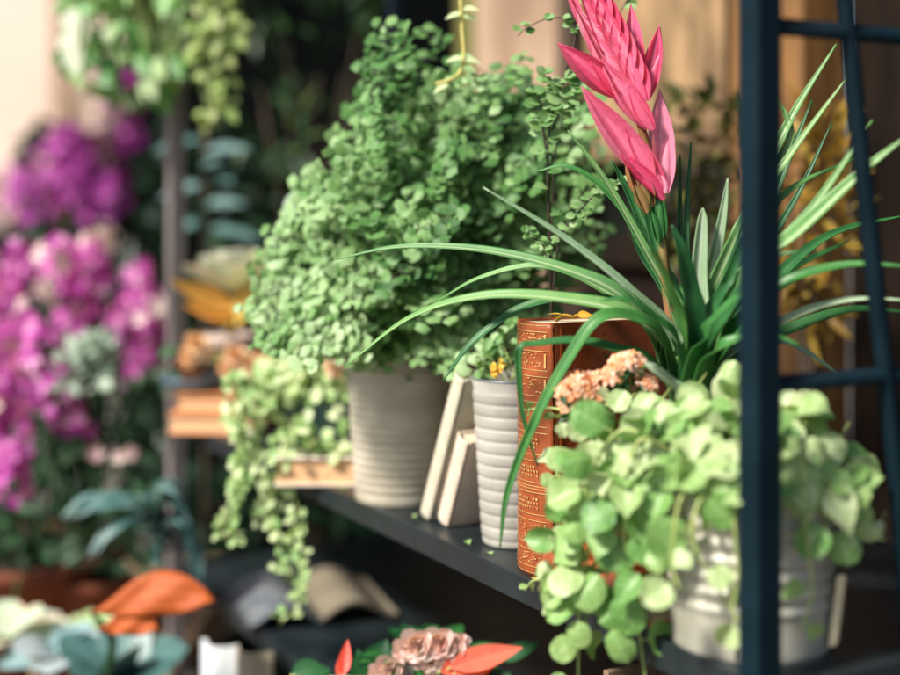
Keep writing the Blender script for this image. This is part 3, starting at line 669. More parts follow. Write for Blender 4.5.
# ------------------------------------------------------------------ kalanchoe
c4 = S(.235, .045, SH+.0365)
ka = thing('potted_kalanchoe', 'small kalanchoe with domed peach-pink flower heads in front of the tall leather book', 'potted plant', tuple(c4))
plain_pot(ka, c4, .022, .028, .065, M['terra'], lip=.002)
fl = MB(); st = MB(); bl = MB()
def star(b, p, r, n, m=5):
    n = n.normalized(); a = n.cross(Vector((.3, .2, .9))).normalized(); c = n.cross(a); ph = ru(0, 6)
    for k in range(m):
        q = ph+6.283*k/m
        b.leaf(p, a*math.cos(q)+c*math.sin(q)+n*.35, n, r, r*.6, 'petal', fold=.1, curl=.15, nl=4, nw=1)
for (x, y, r) in ((578, 392, .016), (590, 402, .013), (572, 408, .009), (568, 398, .011), (612, 384, .010), (622, 372, .012), (632, 368, .010), (598, 386, .008), (645, 390, .008)):
    c = P(x, y-3, 1.14); r *= .95
    s0 = c4+Vector((0, 0, .06)); st.tube(smooth_pts([s0, s0.lerp(c, .6)+Vector((0, 0, .0)), c], 4), .0014, .0009, n=5)
    for k in range(int(1700*r)):
        dr = Vector((ru(-1, 1), ru(-1, .4), ru(-.15, 1))).normalized()
        p = c+dr*r*.9; star(bl, p, ru(.0060, .0082), dr+Vector((0, -.3, 0)))
        st.tube([c-UP*.004, p], .0005, n=3, caps=False)
    for k in range(18):
        fl.leaf(c+rv(r*.85)-UP*r*.45, rv(1)-UP*.3, Vector((0, -.6, 1)), ru(.007, .013), ru(.004, .007), 'ovate', t=ru(0, .5))
for k in range(40):
    a = ru(0, 6.28); p = c4+Vector((.018*math.cos(a), .018*math.sin(a), ru(.065, .115)))
    fl.leaf(p, Vector((math.cos(a), math.sin(a), .2)), UP, ru(.02, .032), ru(.014, .02), 'ovate', t=ru(0, .6), wave=.04)
st.build('stem', M['creepstem'], ka); fl.build('foliage', M['brom'], ka); bl.build('flower_head', M['peach'], ka)

# ------------------------------------------------------------------ books
def book(name, label, org, dx, dy, dz, W, T, H, cov, pages, spine=None, group=None, ct=.0022, spine_detail=False, over=.003):
    """dx: across the cover away from the spine, dy: through the thickness, dz: along the spine. org: spine-side bottom corner on the front cover."""
    o = thing(name, label, 'book', tuple(org), group)
    hx, hy, hz = dx*(W/2), dy*(T/2), dz*(H/2)
    ce = org+hx+hy+hz
    for s in (-1, 1):
        b = MB(); b.box(ce+dy*s*(T/2-ct/2)+dx*.001, dx*(W/2-.001), dy*(ct/2), hz); b.build('cover', cov, o, smooth=False, bevel=.0007)
    b = MB(); b.box(ce-dx*.001, dx*(W/2-.004), dy*(T/2-ct-.0002), dz*(H/2-over)); b.build('pages', pages, o, smooth=False)
    b = MB(); n = 14; rows = []
    bulge = T*.16
    for zi, z in enumerate([0]+[k/40 for k in range(1, 40)]+[1]):
        row = []
        for j in range(n+1):
            a = j/n; q = math.pi*a
            bd = .0
            if spine_detail:
                for bz in SPB:
                    bd += .0011*math.exp(-((z-bz)/.0085)**2)
            out = (bulge*math.sin(q)+bd)
            row.append(b.add(org+dy*(T*a)-dx*out+dz*(H*z), (a, z)))
        rows.append(row)
    for i in range(len(rows)-1):
        for j in range(n): b.quad((rows[i][j], rows[i][j+1], rows[i+1][j+1], rows[i+1][j]), .5)
    so = b.build('spine', spine or cov, o)
    m = so.modifiers.new('thick', 'SOLIDIFY'); m.thickness = -.0018
    return o, so, ce
SPB = [.03, .12, .235, .345, .36, .47, .58, .70, .80, .90, .975]
cth = R(30)
dx = Vector((math.cos(cth), math.sin(cth), 0)); dy = Vector((-math.sin(cth), math.cos(cth), 0))
org = Vector((.0950, 1.243, SH+.0002)); BT = .060; BH = .2375
tb, so, ce = book('leather_book', 'tall chestnut leather book standing upright with gilded orange spine', org, dx, dy, UP, .150, BT, BH, M['cover'], M['paper'], M['spine'], spine_detail=True)
# gilding on the spine
g = MB(); bulge = BT*.16
def sp_pt(a, z, lift=.0012):
    q = math.pi*a; return org+dy*(BT*a)-dx*(bulge*math.sin(q)+lift+.0)+UP*(BH*z)
def gline(a0, a1, z0, z1, n=8):
    for k in range(n):
        f0 = k/n; f1 = (k+1)/n
        A0 = a0+(a1-a0)*f0; A1 = a0+(a1-a0)*f1
        i = [g.add(sp_pt(A0, z0)), g.add(sp_pt(A1, z0)), g.add(sp_pt(A1, z1)), g.add(sp_pt(A0, z1))]; g.quad(i, .5)
for z in SPB:
    for dz_ in (-.014, .011): gline(.08, .92, z+dz_, z+dz_+.0032)
panels = [(SPB[i], SPB[i+1]) for i in range(len(SPB)-1)]
for i, (z0, z1) in enumerate(panels):
    if z1-z0 < .06: continue
    a, c = z0+.022, z1-.022
    if i in (0, 1, 8, 9, 7):      # scrollwork panels
        for k in range(46):
            aa = ru(.12, .88); zz = ru(a, c); w = ru(.01, .05); h = ru(.001, .005)
            gline(aa, min(.9, aa+w), zz, zz+h, 1)
        gline(.10, .13, a, c, 1); gline(.87, .90, a, c, 1)
    elif i in (4, 2, 5):
        mid = (a+c)/2
        for r_ in (-1, 0, 1):
            aa = .24
            while aa < .74:
                w = ru(.02, .05); zz = mid+r_*.017
                if r_ == 0 or random.random() < .8:
                    gline(aa, aa+.012, zz-.005, zz+.005, 1); gline(aa, aa+w, zz+ru(-.005, .003), zz+.0045, 1)
                aa += w+.025
g.build('gilding', M['gilt'], so, smooth=False)
g = MB()
pf = org-dy*.0004
for (x0, x1, z0, z1) in ((.008, .009, .004, .233), (.0100, .0104, .004, .233)):
    g.box(pf+dx*((x0+x1)/2)+UP*((z0+z1)/2), dx*((x1-x0)/2), dy*.0003, UP*((z1-z0)/2))
g.build('hinge_line', M['spine'], tb, smooth=False)
# ribbon of the tall book
g = MB()
rp_ = [org+dx*.006+dy*.004+UP*(BH+.002), org+dx*.016+dy*.006+UP*(BH+.006), org+dx*.026+dy*.004+UP*(BH+.004), org+dx*.034+dy*.010+UP*(BH+.005), org+dx*.043+dy*.002+UP*(BH+.003)]
g.tube(smooth_pts(rp_, 6), .0019, .0014, n=6); g.leaf(rp_[1], Vector((-1, 0, .2)), UP, .016, .009, 'ovate'); g.leaf(rp_[3], Vector((1, 0, .1)), Vector((0, -1, 1)), .015, .009, 'ovate')
o = g.build('fallen_blossom', M['yellow'], None); tag(o, 'withered yellow blossom lying on top of the tall leather book', 'flower')
g = MB()
for k in range(3): g.leaf(P(531+k*3, 579, 1.245)+Vector((0, 0, .001)), Vector((1, -.3, .0))+rv(.3), UP, .010, .006, 'ovate', t=.8)
o = g.build('fallen_petal', M['yellow'], None); tag(o, 'tiny yellow petals at the foot of the tall leather book', 'petal')

# flat leather book under the kalanchoe
o2 = S(.148, .010, SH+.0002)
tb2, so2, _ = book('leather_book', 'orange leather book lying flat at the shelf edge under the kalanchoe pot', o2, V, UP, U, .118, .036, .150, M['spine'], M['paper'], M['spine'], spine_detail=True)
g = MB()
for z in SPB:
    for dz_ in (-.012, .012):
        for k in range(10):
            A = [k/10, (k+1)/10]; i = []
            for (a, zz) in ((A[0], z+dz_), (A[1], z+dz_), (A[1], z+dz_+.006), (A[0], z+dz_+.006)):
                i.append(g.add(o2+UP*(.036*a)-V*(.036*.16*math.sin(math.pi*a)+.0012)+U*(.150*zz)))
            g.quad(i, .5)
g.build('gilding', M['gilt'], so2, smooth=False)

# leaning books between the two pots
def lean_book(t0, v0, T, W, H, ang, cov, label, pages):
    dyy = (-U*math.cos(ang)-UP*0+UP*(-math.sin(ang)))  # through the thickness, towards the viewer's right
    dzz = (UP*math.cos(ang)-U*math.sin(ang))
    return book('leaning_book', label, S(t0, v0, SH+.0004+T*math.sin(ang)), V, dyy, dzz, W, T, H, cov, pages, group='books leaning between the pots')
lean_book(.590, .030, .020, .12, .182, R(26), M['cloth'], 'taller beige cloth book leaning toward the white pot', M['paper_side'])
lean_book(.556, .034, .022, .11, .108, R(25), M['pinkcloth'], 'shorter pinkish beige book leaning between the taller one and the white pot', M['paper_side'])

# flat book overhanging on the left
def flat_book(x0, x1, Y, z, T, D, cov, pages, label, rot=0., group=None, cat='flat_book'):
    cr_, sr = math.cos(rot), math.sin(rot)
    dxx = Vector((-sr, cr_, 0)); dzz = Vector((cr_, sr, 0))
    # spine at the back; pages towards the viewer
    return book(cat, label, Vector((x0, Y, z))+dxx*D, -dxx, UP, dzz, D, T, x1-x0, cov, pages, group=group)
flat_book(-.218, -.052, 1.672, SH+.0005, .035, .17, M['whitecover'], M['peachpaper'], 'thick pale book lying flat under the trailing plant beside the cream pot')
flat_book(-.432, -.300, 2.065, SH+.0005, .030, .17, M['orangecloth'], M['peachpaper'], 'lower of the two orange books stacked by the far post', group='stacked orange books by the far post', rot=R(-4))
flat_book(-.420, -.300, 2.075, SH+.0315, .028, .16, M['orangecloth'], M['peachpaper'], 'upper of the two orange books stacked by the far post', group='stacked orange books by the far post', rot=R(2))

# ------------------------------------------------------------------ trailing plant on the flat book
c5 = Vector((-.172, 1.765, SH+.0362))
tr = thing('potted_trailing_plant', 'pale green trailing plant spilling over the shelf edge from the pale flat book', 'potted plant', tuple(c5))
plain_pot(tr, c5, .036, .044, .075, M['grey'] if False else M['bluepot'], lip=.002)
fl = MB(); st = MB()
tt0 = c5+Vector((0, 0, .07))
def small(p, L, t=None, n=None): fl.leaf(p, rv(1)+Vector((0, -.3, -.3)), (n or Vector((-.3, -.7, .6)))+rv(.5), L, L*ru(.75, .95), 'round', fold=.1, curl=.15, t=ru(.2, 1) if t is None else t, nl=5, nw=2)
for k in range(420):
    a = ru(0, 6.28); r = math.sqrt(ru(0, 1))
    p = tt0+Vector((.085*r*math.cos(a)-.004, .06*r*math.sin(a), .085*math.sqrt(1-r*r)*ru(.5, 1)-.022))
    small(p, ru(.013, .024))
    if k % 6 == 0: st.tube([tt0, p], .0011, .0007, n=4)
def trail(pp, n, L, sc=.008):
    pts = smooth_pts(pp, 10); st.tube(pts, .0009, .0006, n=4); K = len(pts)
    for k in range(n):
        f = k/n*(K-1); i = int(f); p = pts[i].lerp(pts[min(K-1, i+1)], f-i)
        small(p+rv(sc), L*ru(.7, 1.15)*(1-.25*k/n))
for (pp) in (((300, 380), (255, 400), (238, 450), (236, 500), (233, 545)), ((300, 390), (262, 420), (248, 470), (228, 510), (226, 540)), ((300, 400), (275, 440), (262, 500), (276, 540), (284, 582)),
             ((300, 410), (285, 440), (280, 495), (292, 530), (286, 575)), ((300, 410), (288, 440), (270, 500), (262, 520)), ((310, 410), (282, 450), (296, 500), (303, 560), (300, 600), (280, 624)),
             ((300, 390), (250, 390), (240, 420), (243, 470)), ((300, 385), (270, 400), (250, 430), (262, 480), (270, 505)), ((300, 380), (240, 375), (232, 405), (235, 440))):
    trail([tt0]+[P(x, y, 1.70+ru(-.03, .03)) for (x, y) in pp[1:]], 26 + 4*len(pp), .017)
for (x, y) in ((330, 440), (345, 425), (335, 400), (350, 445), (320, 455), (305, 440), (340, 380), (325, 350), (310, 340), (300, 430)):
    for k in range(7): small(P(x, y, 1.69)+rv(.014), ru(.012, .02))
st.build('stem', M['creepstem'], tr); fl.build('foliage', M['trail'], tr)
b = MB(); bs = MB()
for (x, y) in ((336, 368), (344, 356), (330, 357), (346, 368), (371, 346)):
    c = P(x, y, 1.66)
    for k in range(8): star(b, c+rv(.006), .010, Vector((0, -1, .4))+rv(.6))
    bs.tube([c, c+Vector((-.03, .07, -.04))], .001, n=4)
fo = b.build('flower', M['palepeach'], tr); bs.build('flower_stalk', M['creepstem'], tr)

# ------------------------------------------------------------------ succulent + peach flowers on the stacked books
c6 = Vector((-.352, 2.16, SH+.0600))
su = thing('potted_succulent', 'large pale rosette succulent with orange edged leaves in a pinkish clay pot', 'potted plant', tuple(c6))
plain_pot(su, c6, .030, .044, .085, M['pinkpot'], lip=.003)
b = MB(); cc = c6+Vector((.016, -.04, .172))
for k in range(26):
    f = k/26; a = k*2.4; el = .15+f*1.2
    d = Vector((math.cos(a)*math.cos(el), math.sin(a)*math.cos(el), math.sin(el)))
    b.leaf(cc-Vector((0, 0, .02)), d, UP+d*-.3, .100*(1-.35*f), .078*(1-.3*f), 'spoon', fold=.18, curl=-.12, t=ru(.6, 1), nl=8, nw=3)
b.build('rosette', M['succ'], su)
b = MB()
for (x0, y0, x1, y1) in ((235, 310, 172, 284), (235, 315, 185, 308), (232, 312, 262, 290), (236, 318, 258, 312), (240, 300, 262, 278)):
    p0 = P(x0, y0, 2.10); p1 = P(x1, y1, 2.06); b.leaf(p0, p1-p0, Vector((0, -.9, .5)), (p1-p0).length*1.1, .038, 'ovate', fold=.15, curl=-.1, t=ru(.3, 1))
b.tube([cc, c6+Vector((0, 0, .07))], .008, n=8)
b.build('lower_leaf', M['succ_orange'], su)
c7 = Vector((-.405, 2.125, SH+.0600))
b = MB(); pr = [(.028, 0), (.034, .002), (.050, .016), (.052, .020), (.048, .018), (.030, .006)]
dish = thing('blue_dish', 'shallow blue-grey dish on top of the stacked orange books', 'dish', tuple(c7))
b.lathe(c7, pr, n=40, close=True); b.build('bowl', M['bluepot'], dish)
pf = thing('potted_begonia', 'small plant with round peach blossoms standing in the blue-grey dish', 'potted plant', tuple(c7+Vector((0, 0, .006))))
plain_pot(pf, c7+Vector((0, 0, .007)), .018, .026, .040, M['terra'], lip=.002)
b = MB(); s_ = MB(); g_ = MB()
def bloom(b, c, R_, n=15, m='petal'):
    for k in range(n):
        f = k/n; a = k*2.4; el = .1+f*1.3
        d = Vector((math.cos(a)*math.cos(el), -math.sin(el), math.sin(a)*math.cos(el)))
        b.leaf(c, d, Vector((0, -1, .3)), R_*(1-.4*f), R_*.8, 'petal', fold=.25, curl=-.2, nl=5, nw=2)
for (x, y, r) in ((198, 345, .026), (190, 356, .020), (206, 352, .018), (236, 356, .026), (250, 364, .024), (228, 368, .020), (262, 360, .018)):
    c = P(x, y, 2.03); bloom(b, c, r); s_.tube(smooth_pts([c7+Vector((0, 0, .04)), (c7+c)/2+Vector((0, 0, .03)), c], 4), .0013, n=4)
for k in range(30): g_.leaf(c7+Vector((ru(-.03, .06), ru(-.03, .02), ru(.04, .07))), rv(1), UP+rv(.5), .03, .02, 'ovate')
b.build('blossom', M['palepeach'], pf); s_.build('stem', M['creepstem'], pf); g_.build('foliage', M['stock'], pf)

# ------------------------------------------------------------------ hanging plants upper left
def hanger(name, label, x, Y, zpot, r, potm, group):
    c = P(x, 0, Y); c.z = zpot
    h = thing(name, label, 'hanging plant', tuple(c), group)
    plain_pot(h, c, r*.7, r, .09, potm)
    b = MB()
    for k in range(3):
        a = 2.1*k; b.tube([c+Vector((r*math.cos(a), r*math.sin(a), .088)), c+Vector((0, 0, .30))], .0012, n=4)
    b.tube([c+Vector((0, 0, .30)), c+Vector((0, 0, .42))], .0016, n=4)
    b.build('cord', M['cord'], h); return h, c
gg = 'plants hanging at the far end of the shelf'
h1, hc = hanger('hanging_ivy', 'hanging plant with broad variegated leaves against the pink wall', 118, 2.2, .375, .06, M['amberpot'], gg)
b = MB(); s_ = MB()
for k in range(105):
    x = ru(62, 190); lim = 105-abs(x-130)*.45-(8 if x < 90 else 0); y = ru(-30, lim); p = P(x, y, 2.2+ru(-.08, .08))
    b.leaf(p, rv(.7)+Vector((0, 0, -.8)), Vector((-.3, -.8, .4))+rv(.5), ru(.035, .060), ru(.028, .045), 'ovate', t=ru(0, .8), nl=6)
    if k % 3 == 0: s_.tube(smooth_pts([hc+Vector((0, 0, .09)), (hc+p)/2+Vector((0, -.02, .08)), p], 4), .0014, n=4)
for (x, y) in ((72, 20), (70, 40), (74, 55), (80, 28)): b.leaf(P(x, y-12, 2.12), Vector((.1, -.2, -1)), Vector((-.5, -.8, .3)), .055, .045, 'ovate', t=1.)
b.build('foliage', M['ivy'], h1); s_.build('stem', M['creepstem'], h1)
h2, hc2 = hanger('hanging_vine', 'hanging vine with yellow-green leaf strands right of the far post', 212, 2.15, .40, .055, M['terradark'], gg)
b = MB(); s_ = MB()
for (x0, yend, xe) in ((232, 70, 236), (225, 55, 230), (238, 48, 236), (205, 30, 210), (215, 85, 220), (200, 118, 208), (222, 112, 228)):
    pts = smooth_pts([hc2+Vector((0, 0, .09)), P(x0, -35, 2.1), P(x0, yend*.5, 2.1), P(xe, yend, 2.1)], 8); s_.tube(pts, .0013, n=4)
    for k in range(17): b.leaf(pts[int(ru(.2, 1)*(len(pts)-1))]+rv(.010), rv(1)-UP*.4, Vector((-.3, -.8, .4))+rv(.5), ru(.018, .030), ru(.014, .024), 'ovate')
pts = smooth_pts([P(222, 85, 2.1), P(213, 112, 2.1), P(208, 124, 2.1), P(196, 112, 2.1)], 5); s_.tube(pts, .0015, n=4)
for p in pts: b.leaf(p, rv(1), Vector((0, -1, .4)), .02, .016, 'ovate')
b.build('foliage', M['yellowvine'], h2); s_.build('stem', M['creepstem'], h2)
# yellow tendril in the middle
tv = thing('hanging_tendril', 'single yellow tendril hanging down in front of the fern top', 'vine', tuple(P(462, -30, 1.45)))
b = MB(); pts = smooth_pts([P(455, -250, 1.45), P(466, -120, 1.45), P(461, -20, 1.45), P(462, 25, 1.45), P(464, 55, 1.45), P(460, 72, 1.45), P(450, 80, 1.44), P(436, 84, 1.44)], 8)
b.tube(pts, .0023, .0019, n=8); b.build('stem', M['ystem'], tv)
b = MB()
for (x, y, dx_, dy_) in ((462, 14, -1, .1), (461, 16, 1, .2), (463, 58, -1, .3), (464, 60, 1, .3), (462, 10, .5, .8), (448, 84, -.5, -.2)):
    b.leaf(P(x, y, 1.45), Vector((dx_, -.2, -.2+dy_*.3)), Vector((0, -.7, .8)), .019, .011, 'lance', fold=.2, curl=.2, t=.8)
b.build('foliage', M['trail'], tv)
# dark fine twigs: right of the fern
tw = thing('wiry_vine', 'wiry dark-stemmed vine with tiny leaves rising between fern and pink flower', 'vine', tuple(P(548, 400, 1.36)))
s_ = MB(); b = MB()
def twig(px, Y, r=.0013, leaves=8, L=.012):
    pts = smooth_pts([P(x, y, Y) for x, y in px], 8); s_.tube(pts, r, r*.45, n=5)
    for k in range(leaves):
        i = int((.25+.75*k/leaves)*(len(pts)-1)); a = 1 if k % 2 else -1
        for q in range(2): b.leaf(pts[i]+rv(.002), Vector((a, -.2, ru(-.4, .5)))+rv(.4), Vector((0, -.8, .6))+rv(.4), L*ru(.8, 1.3), L*.85, 'round', t=ru(.3, .9), nl=4, nw=1)
twig([(552, 330), (550, 260), (548, 190), (548, 140), (556, 100), (572, 68)], 1.34, .0018, 10, .015)
twig([(548, 160), (541, 120), (540, 100), (530, 85)], 1.34, .0012, 8, .013)
twig([(552, 130), (560, 110), (572, 90), (590, 88)], 1.34, .0011, 9, .014)
twig([(560, 92), (552, 82), (540, 72)], 1.34, .0009, 6, .011)
twig([(552, 300), (560, 240), (580, 210), (600, 190), (625, 178)], 1.32, .0011, 16, .009)
twig([(552, 300), (545, 250), (530, 235), (528, 225)], 1.32, .0009, 8, .009)
twig([(566, 70), (575, 40), (573, 22), (550, 18), (527, 28), (518, 36)], 1.33, .0009, 9, .009)
twig([(552, 320), (556, 150), (590, 60), (618, 15), (640, -20)], 1.38, .0012, 12, .012)
s_.tube([P(552, 330, 1.34), Vector((P(552, 330, 1.34).x+.01, 1.36, SH))], .002, n=6)
s_.build('stem', M['fernstem'], tw); b.build('foliage', M['fern'], tw)

# ------------------------------------------------------------------ plants by the shop front, seen blurred
def bush(name, label, c, rad, n, L, m, cat='shrub', group=None, shape='ovate', trunk=None, asp=.6, tr_=(0, 1)):
    base = Vector((c.x, c.y, GZ))
    o = thing(name, label, cat, tuple(base), group)
    b = MB(); s_ = MB()
    for k in range(n):
        d = rv(1)
        while d.length > 1: d = rv(1)
        d = d.normalized()*(d.length**.6)
        p = c+Vector((d.x*rad[0], d.y*rad[1], d.z*rad[2]))
        b.leaf(p, d+rv(.8), UP+d+rv(.5), L*ru(.6, 1.3), L*asp*ru(.7, 1.2), shape, t=ru(*tr_), nl=4, nw=1)
    for k in range(9):
        a = rv(.7); s_.tube(smooth_pts([base+Vector((a.x*.05, a.y*.05, 0)), base.lerp(c, .7)+Vector((a.x*rad[0]*.3, a.y*rad[1]*.3, 0)), c+Vector((a.x*rad[0], a.y*rad[1], a.z*rad[2]))], 5), .006, .002, n=5)
    b.build('foliage', m, o); s_.build('stem', M['twig'], o)
    return o
gs = 'shrubs along the shop front'
bush('shop_front_shrub', 'dark olive shrub in front of the shop window behind the pink flower', P(705, 190, 1.85), (.09, .07, .13), 260, .035, leaf_mat('olive_leaf', [(.02, .025, .006), (.06, .065, .012), (.14, .13, .03)], trans=.2, rib=0), group=gs)
bush('shop_front_shrub', 'golden brown shrub in front of the amber post seen through the grille', P(812, 215, 1.78), (.05, .05, .17), 220, .04, leaf_mat('golden_leaf', [(.12, .07, .01), (.30, .17, .02), (.42, .30, .06)], trans=.3, rib=0), group=gs, shape='lance', asp=.35)
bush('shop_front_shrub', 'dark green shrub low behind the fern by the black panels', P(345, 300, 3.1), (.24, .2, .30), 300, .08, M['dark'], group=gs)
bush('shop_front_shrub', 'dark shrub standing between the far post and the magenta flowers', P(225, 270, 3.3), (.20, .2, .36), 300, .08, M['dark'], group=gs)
tp = thing('tall_teal_plant', 'tall plant with sparse horizontal teal leaves behind the far post', 'plant', tuple(P(205, 600, 2.75)))
b = MB(); s_ = MB()
s_.tube([Vector((P(205, 500, 2.75).x, 2.75, GZ)), P(205, 120, 2.75)], .005, n=6)
for (x0, x1, y0, y1) in ((200, 150, 140, 148), (200, 158, 185, 195), (205, 250, 152, 145), (205, 245, 205, 200), (200, 222, 168, 158), (205, 190, 230, 215), (210, 262, 228, 236), (200, 165, 222, 232), (215, 232, 176, 182)):
    p0 = P(x0, y0, 2.72); p1 = P(x1, y1, 2.70); b.leaf(p0, p1-p0, Vector((0, -.5, .9)), (p1-p0).length, .045, 'lance', curl=.12, t=ru(.4, 1))
b.build('foliage', M['teal'], tp); s_.build('stem', M['twig'], tp)
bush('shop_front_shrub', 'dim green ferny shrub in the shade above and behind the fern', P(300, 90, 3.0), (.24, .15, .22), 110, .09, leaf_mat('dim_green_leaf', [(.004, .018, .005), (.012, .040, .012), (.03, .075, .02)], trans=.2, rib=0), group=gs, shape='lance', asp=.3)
yp = thing('young_yellow_plant', 'thin yellow-green sapling faint against the black shop panels', 'plant', tuple(P(302, 500, 2.6)))
b = MB(); s_ = MB(); s_.tube([Vector((P(302, 500, 2.6).x, 2.6, GZ)), P(303, 115, 2.6)], .006, .003, n=6)
for (x0, x1, y0, y1) in ((303, 280, 130, 115), (303, 322, 122, 95), (303, 328, 140, 128), (303, 285, 150, 150), (303, 312, 112, 85)):
    p0 = P(x0, y0, 2.6); p1 = P(x1, y1, 2.58); b.leaf(p0, p1-p0, Vector((0, -.5, .9)), (p1-p0).length, .025, 'lance', t=.3)
b.build('foliage', leaf_mat('olive_green_leaf', [(.03, .06, .01), (.09, .14, .02)], trans=.2, rib=0), yp); s_.build('stem', M['stock'], yp)

# ------------------------------------------------------------------ left-hand group: flower stand
bench = thing('plant_bench', 'low weathered wooden bench carrying the flower pots left of the shelf', 'bench', (-.95, 2.3, GZ))
b = MB()
BZ = -.735
for k in range(7): b.box(Vector((-1.02, 1.78+k*.17, BZ-.012)), Vector((.58, 0, 0)), Vector((0, .078, 0)), Vector((0, 0, .012)))
b.build('tabletop', M['wood'], bench, smooth=False, bevel=.002)
for sx in (-1.54, -.50):
    for sy in (1.76, 2.8):
        b = MB(); b.box(Vector((sx, sy, (GZ+BZ-.024)/2)), Vector((.025, 0, 0)), Vector((0, .025, 0)), Vector((0, 0, (BZ-.024-GZ)/2))); b.build('leg', M['wood'], bench, smooth=False)
def flower_cluster(b, c, h, r, n, R_, t=None):
    for k in range(n):
        f = ru(0, 1); a = ru(0, 6.28); rr = r*(1-.55*f)
        p = c+Vector((rr*math.cos(a), rr*math.sin(a), h*f)); star(b, p, R_*ru(.8, 1.2), Vector((math.cos(a), math.sin(a)-.4, .3)), 5)
c8 = Vector((-.78, 2.42, BZ))
fp = thing('potted_stocks', 'large terracotta pot of bright magenta stock flowers on the bench', 'potted plant', tuple(c8))
plain_pot(fp, c8, .13, .185, .135, M['terradark'], lip=.008)  # darker clay tone puts the shade on this pot into its colour
b = MB(); pb = MB(); g_ = MB(); s_ = MB()
stalks = [(5, 300, 2.35), (20, 272, 2.4), (60, 268, 2.4), (92, 262, 2.45), (75, 300, 2.35), (138, 292, 2.4), (150, 318, 2.42), (125, 330, 2.38), (20, 345, 2.25), (45, 350, 2.2), (60, 385, 2.2), (0, 400, 2.15), (12, 440, 2.1), (70, 400, 2.25), (140, 350, 2.4), (5, 470, 2.1), (30, 385, 2.2), (-15, 330, 2.2), (-20, 420, 2.1), (90, 290, 2.45)]
for (x, y, Y) in stalks:
    c = P(x, y, Y); flower_cluster(b, c-Vector((0, 0, .055)), .105, .036, 26, .0185)
    s_.tube(smooth_pts([c8+Vector((ru(-.08, .08), ru(-.08, .08), .11)), (c8+c)/2+rv(.03), c], 5), .004, .003, n=5)
for (x, y, Y) in ((96, 250, 2.40), (50, 270, 2.35), (153, 318, 2.36), (38, 308, 2.3), (5, 372, 2.2), (5, 425, 2.1)): flower_cluster(pb, P(x, y, Y), .04, .028, 5, .017)  # pale clusters added to imitate bright blurred street spots
for (x, y) in ((95, 455), (128, 458), (120, 462)): flower_cluster(pb, P(x, y, 2.2), .012, .012, 4, .012)
for k in range(620):
    x = ru(-40, 165); y = ru(360, 575); Y = 2.42-ru(-.12, .22); p = P(x, y, Y)
    g_.leaf(p, rv(1)+UP*.3, UP+Vector((-.3, -.4, 0))+rv(.5), ru(.03, .06), ru(.012, .024), 'lance', t=ru(0, 1), nl=4, nw=1)
b.build('blossom', M['magenta'], fp); pb.build('pale_blossom', M['palepetal'], fp); g_.build('foliage', M['stock'], fp); s_.build('stem', M['stock'], fp)
# grey-green companion
c9 = Vector((-.62, 2.36, BZ))
du = thing('potted_dusty_miller', 'silvery grey-green foliage plant tucked between the magenta flowers', 'potted plant', tuple(c9))
plain_pot(du, c9, .05, .065, .10, M['terradark'], lip=.004)
g_ = MB(); s_ = MB()
for k in range(130):
    p = P(ru(62, 112), ru(340, 392), 2.22+ru(-.06, .06)); g_.leaf(p, rv(1)+UP*.4, Vector((-.2, -.8, .6))+rv(.4), ru(.025, .045), ru(.014, .026), 'ovate', t=ru(.3, 1), nl=4, nw=1)
for k in range(8): s_.tube([c9+Vector((0, 0, .09)), P(ru(70, 108), ru(350, 390), 2.24)], .003, n=5)
g_.build('foliage', M['grey'], du); s_.build('stem', M['stock'], du)
# distant magenta shrub
c10 = P(70, 175, 3.7)
bg = thing('bougainvillea', 'tall magenta flowering shrub in shade near the pink wall', 'shrub', (c10.x, c10.y, GZ))
b = MB(); g_ = MB(); s_ = MB()
for k in range(22):
    a = (ru(25, 125), ru(135, 205)); 
    if k > 17: a = (ru(118, 140), ru(60, 120))
    c = P(*a, 3.7+ru(-.2, .2)); flower_cluster(b, c-UP*.05, .12, .06, 9, .028)
    s_.tube([Vector((c10.x, c10.y, GZ)), (c10+c)/2-UP*.1, c], .008, .004, n=5)
for k in range(500): g_.leaf(P(ru(20, 185), ru(130, 345), 3.85+ru(-.1, .35)), rv(1), UP+rv(.6), .09, .05, 'ovate', nl=4, nw=1)
for k in range(60): g_.leaf(P(ru(100, 140), ru(60, 150), 3.85+ru(-.1, .3)), rv(1), UP+rv(.6), .06, .03, 'ovate', nl=4, nw=1)
b.build('blossom', leaf_mat('dark_magenta_petal', [(.25, .02, .20), (.42, .04, .36), (.60, .10, .52)], rough=.6, trans=.3, rib=0), bg); g_.build('foliage', M['dark'], bg); s_.build('stem', M['twig'], bg)
c11 = P(18, 240, 4.6)
wr = thing('street_blur_bush', 'pale pink flowering bush added for bright street blur at the far left', 'shrub', (c11.x, c11.y, GZ))  # bush added in place of bright out-of-focus spots of the street
b = MB(); g_ = MB(); s_ = MB()
for k in range(24):
    c = P(ru(-60, 40), ru(150, 330), 4.6+ru(-.2, .2)); flower_cluster(b, c, .05, .05, 9, .05); s_.tube([Vector((c11.x, c11.y, GZ)), c], .008, .004, n=4)
for k in range(420): g_.leaf(P(ru(-70, 60), ru(210, 420), 4.7+ru(-.2, .2)), rv(1), UP+rv(.6), .10, .06, 'ovate', nl=4, nw=1)
b.build('blossom', M['palepetal'], wr); g_.build('foliage', M['grey'], wr); s_.build('stem', M['twig'], wr)
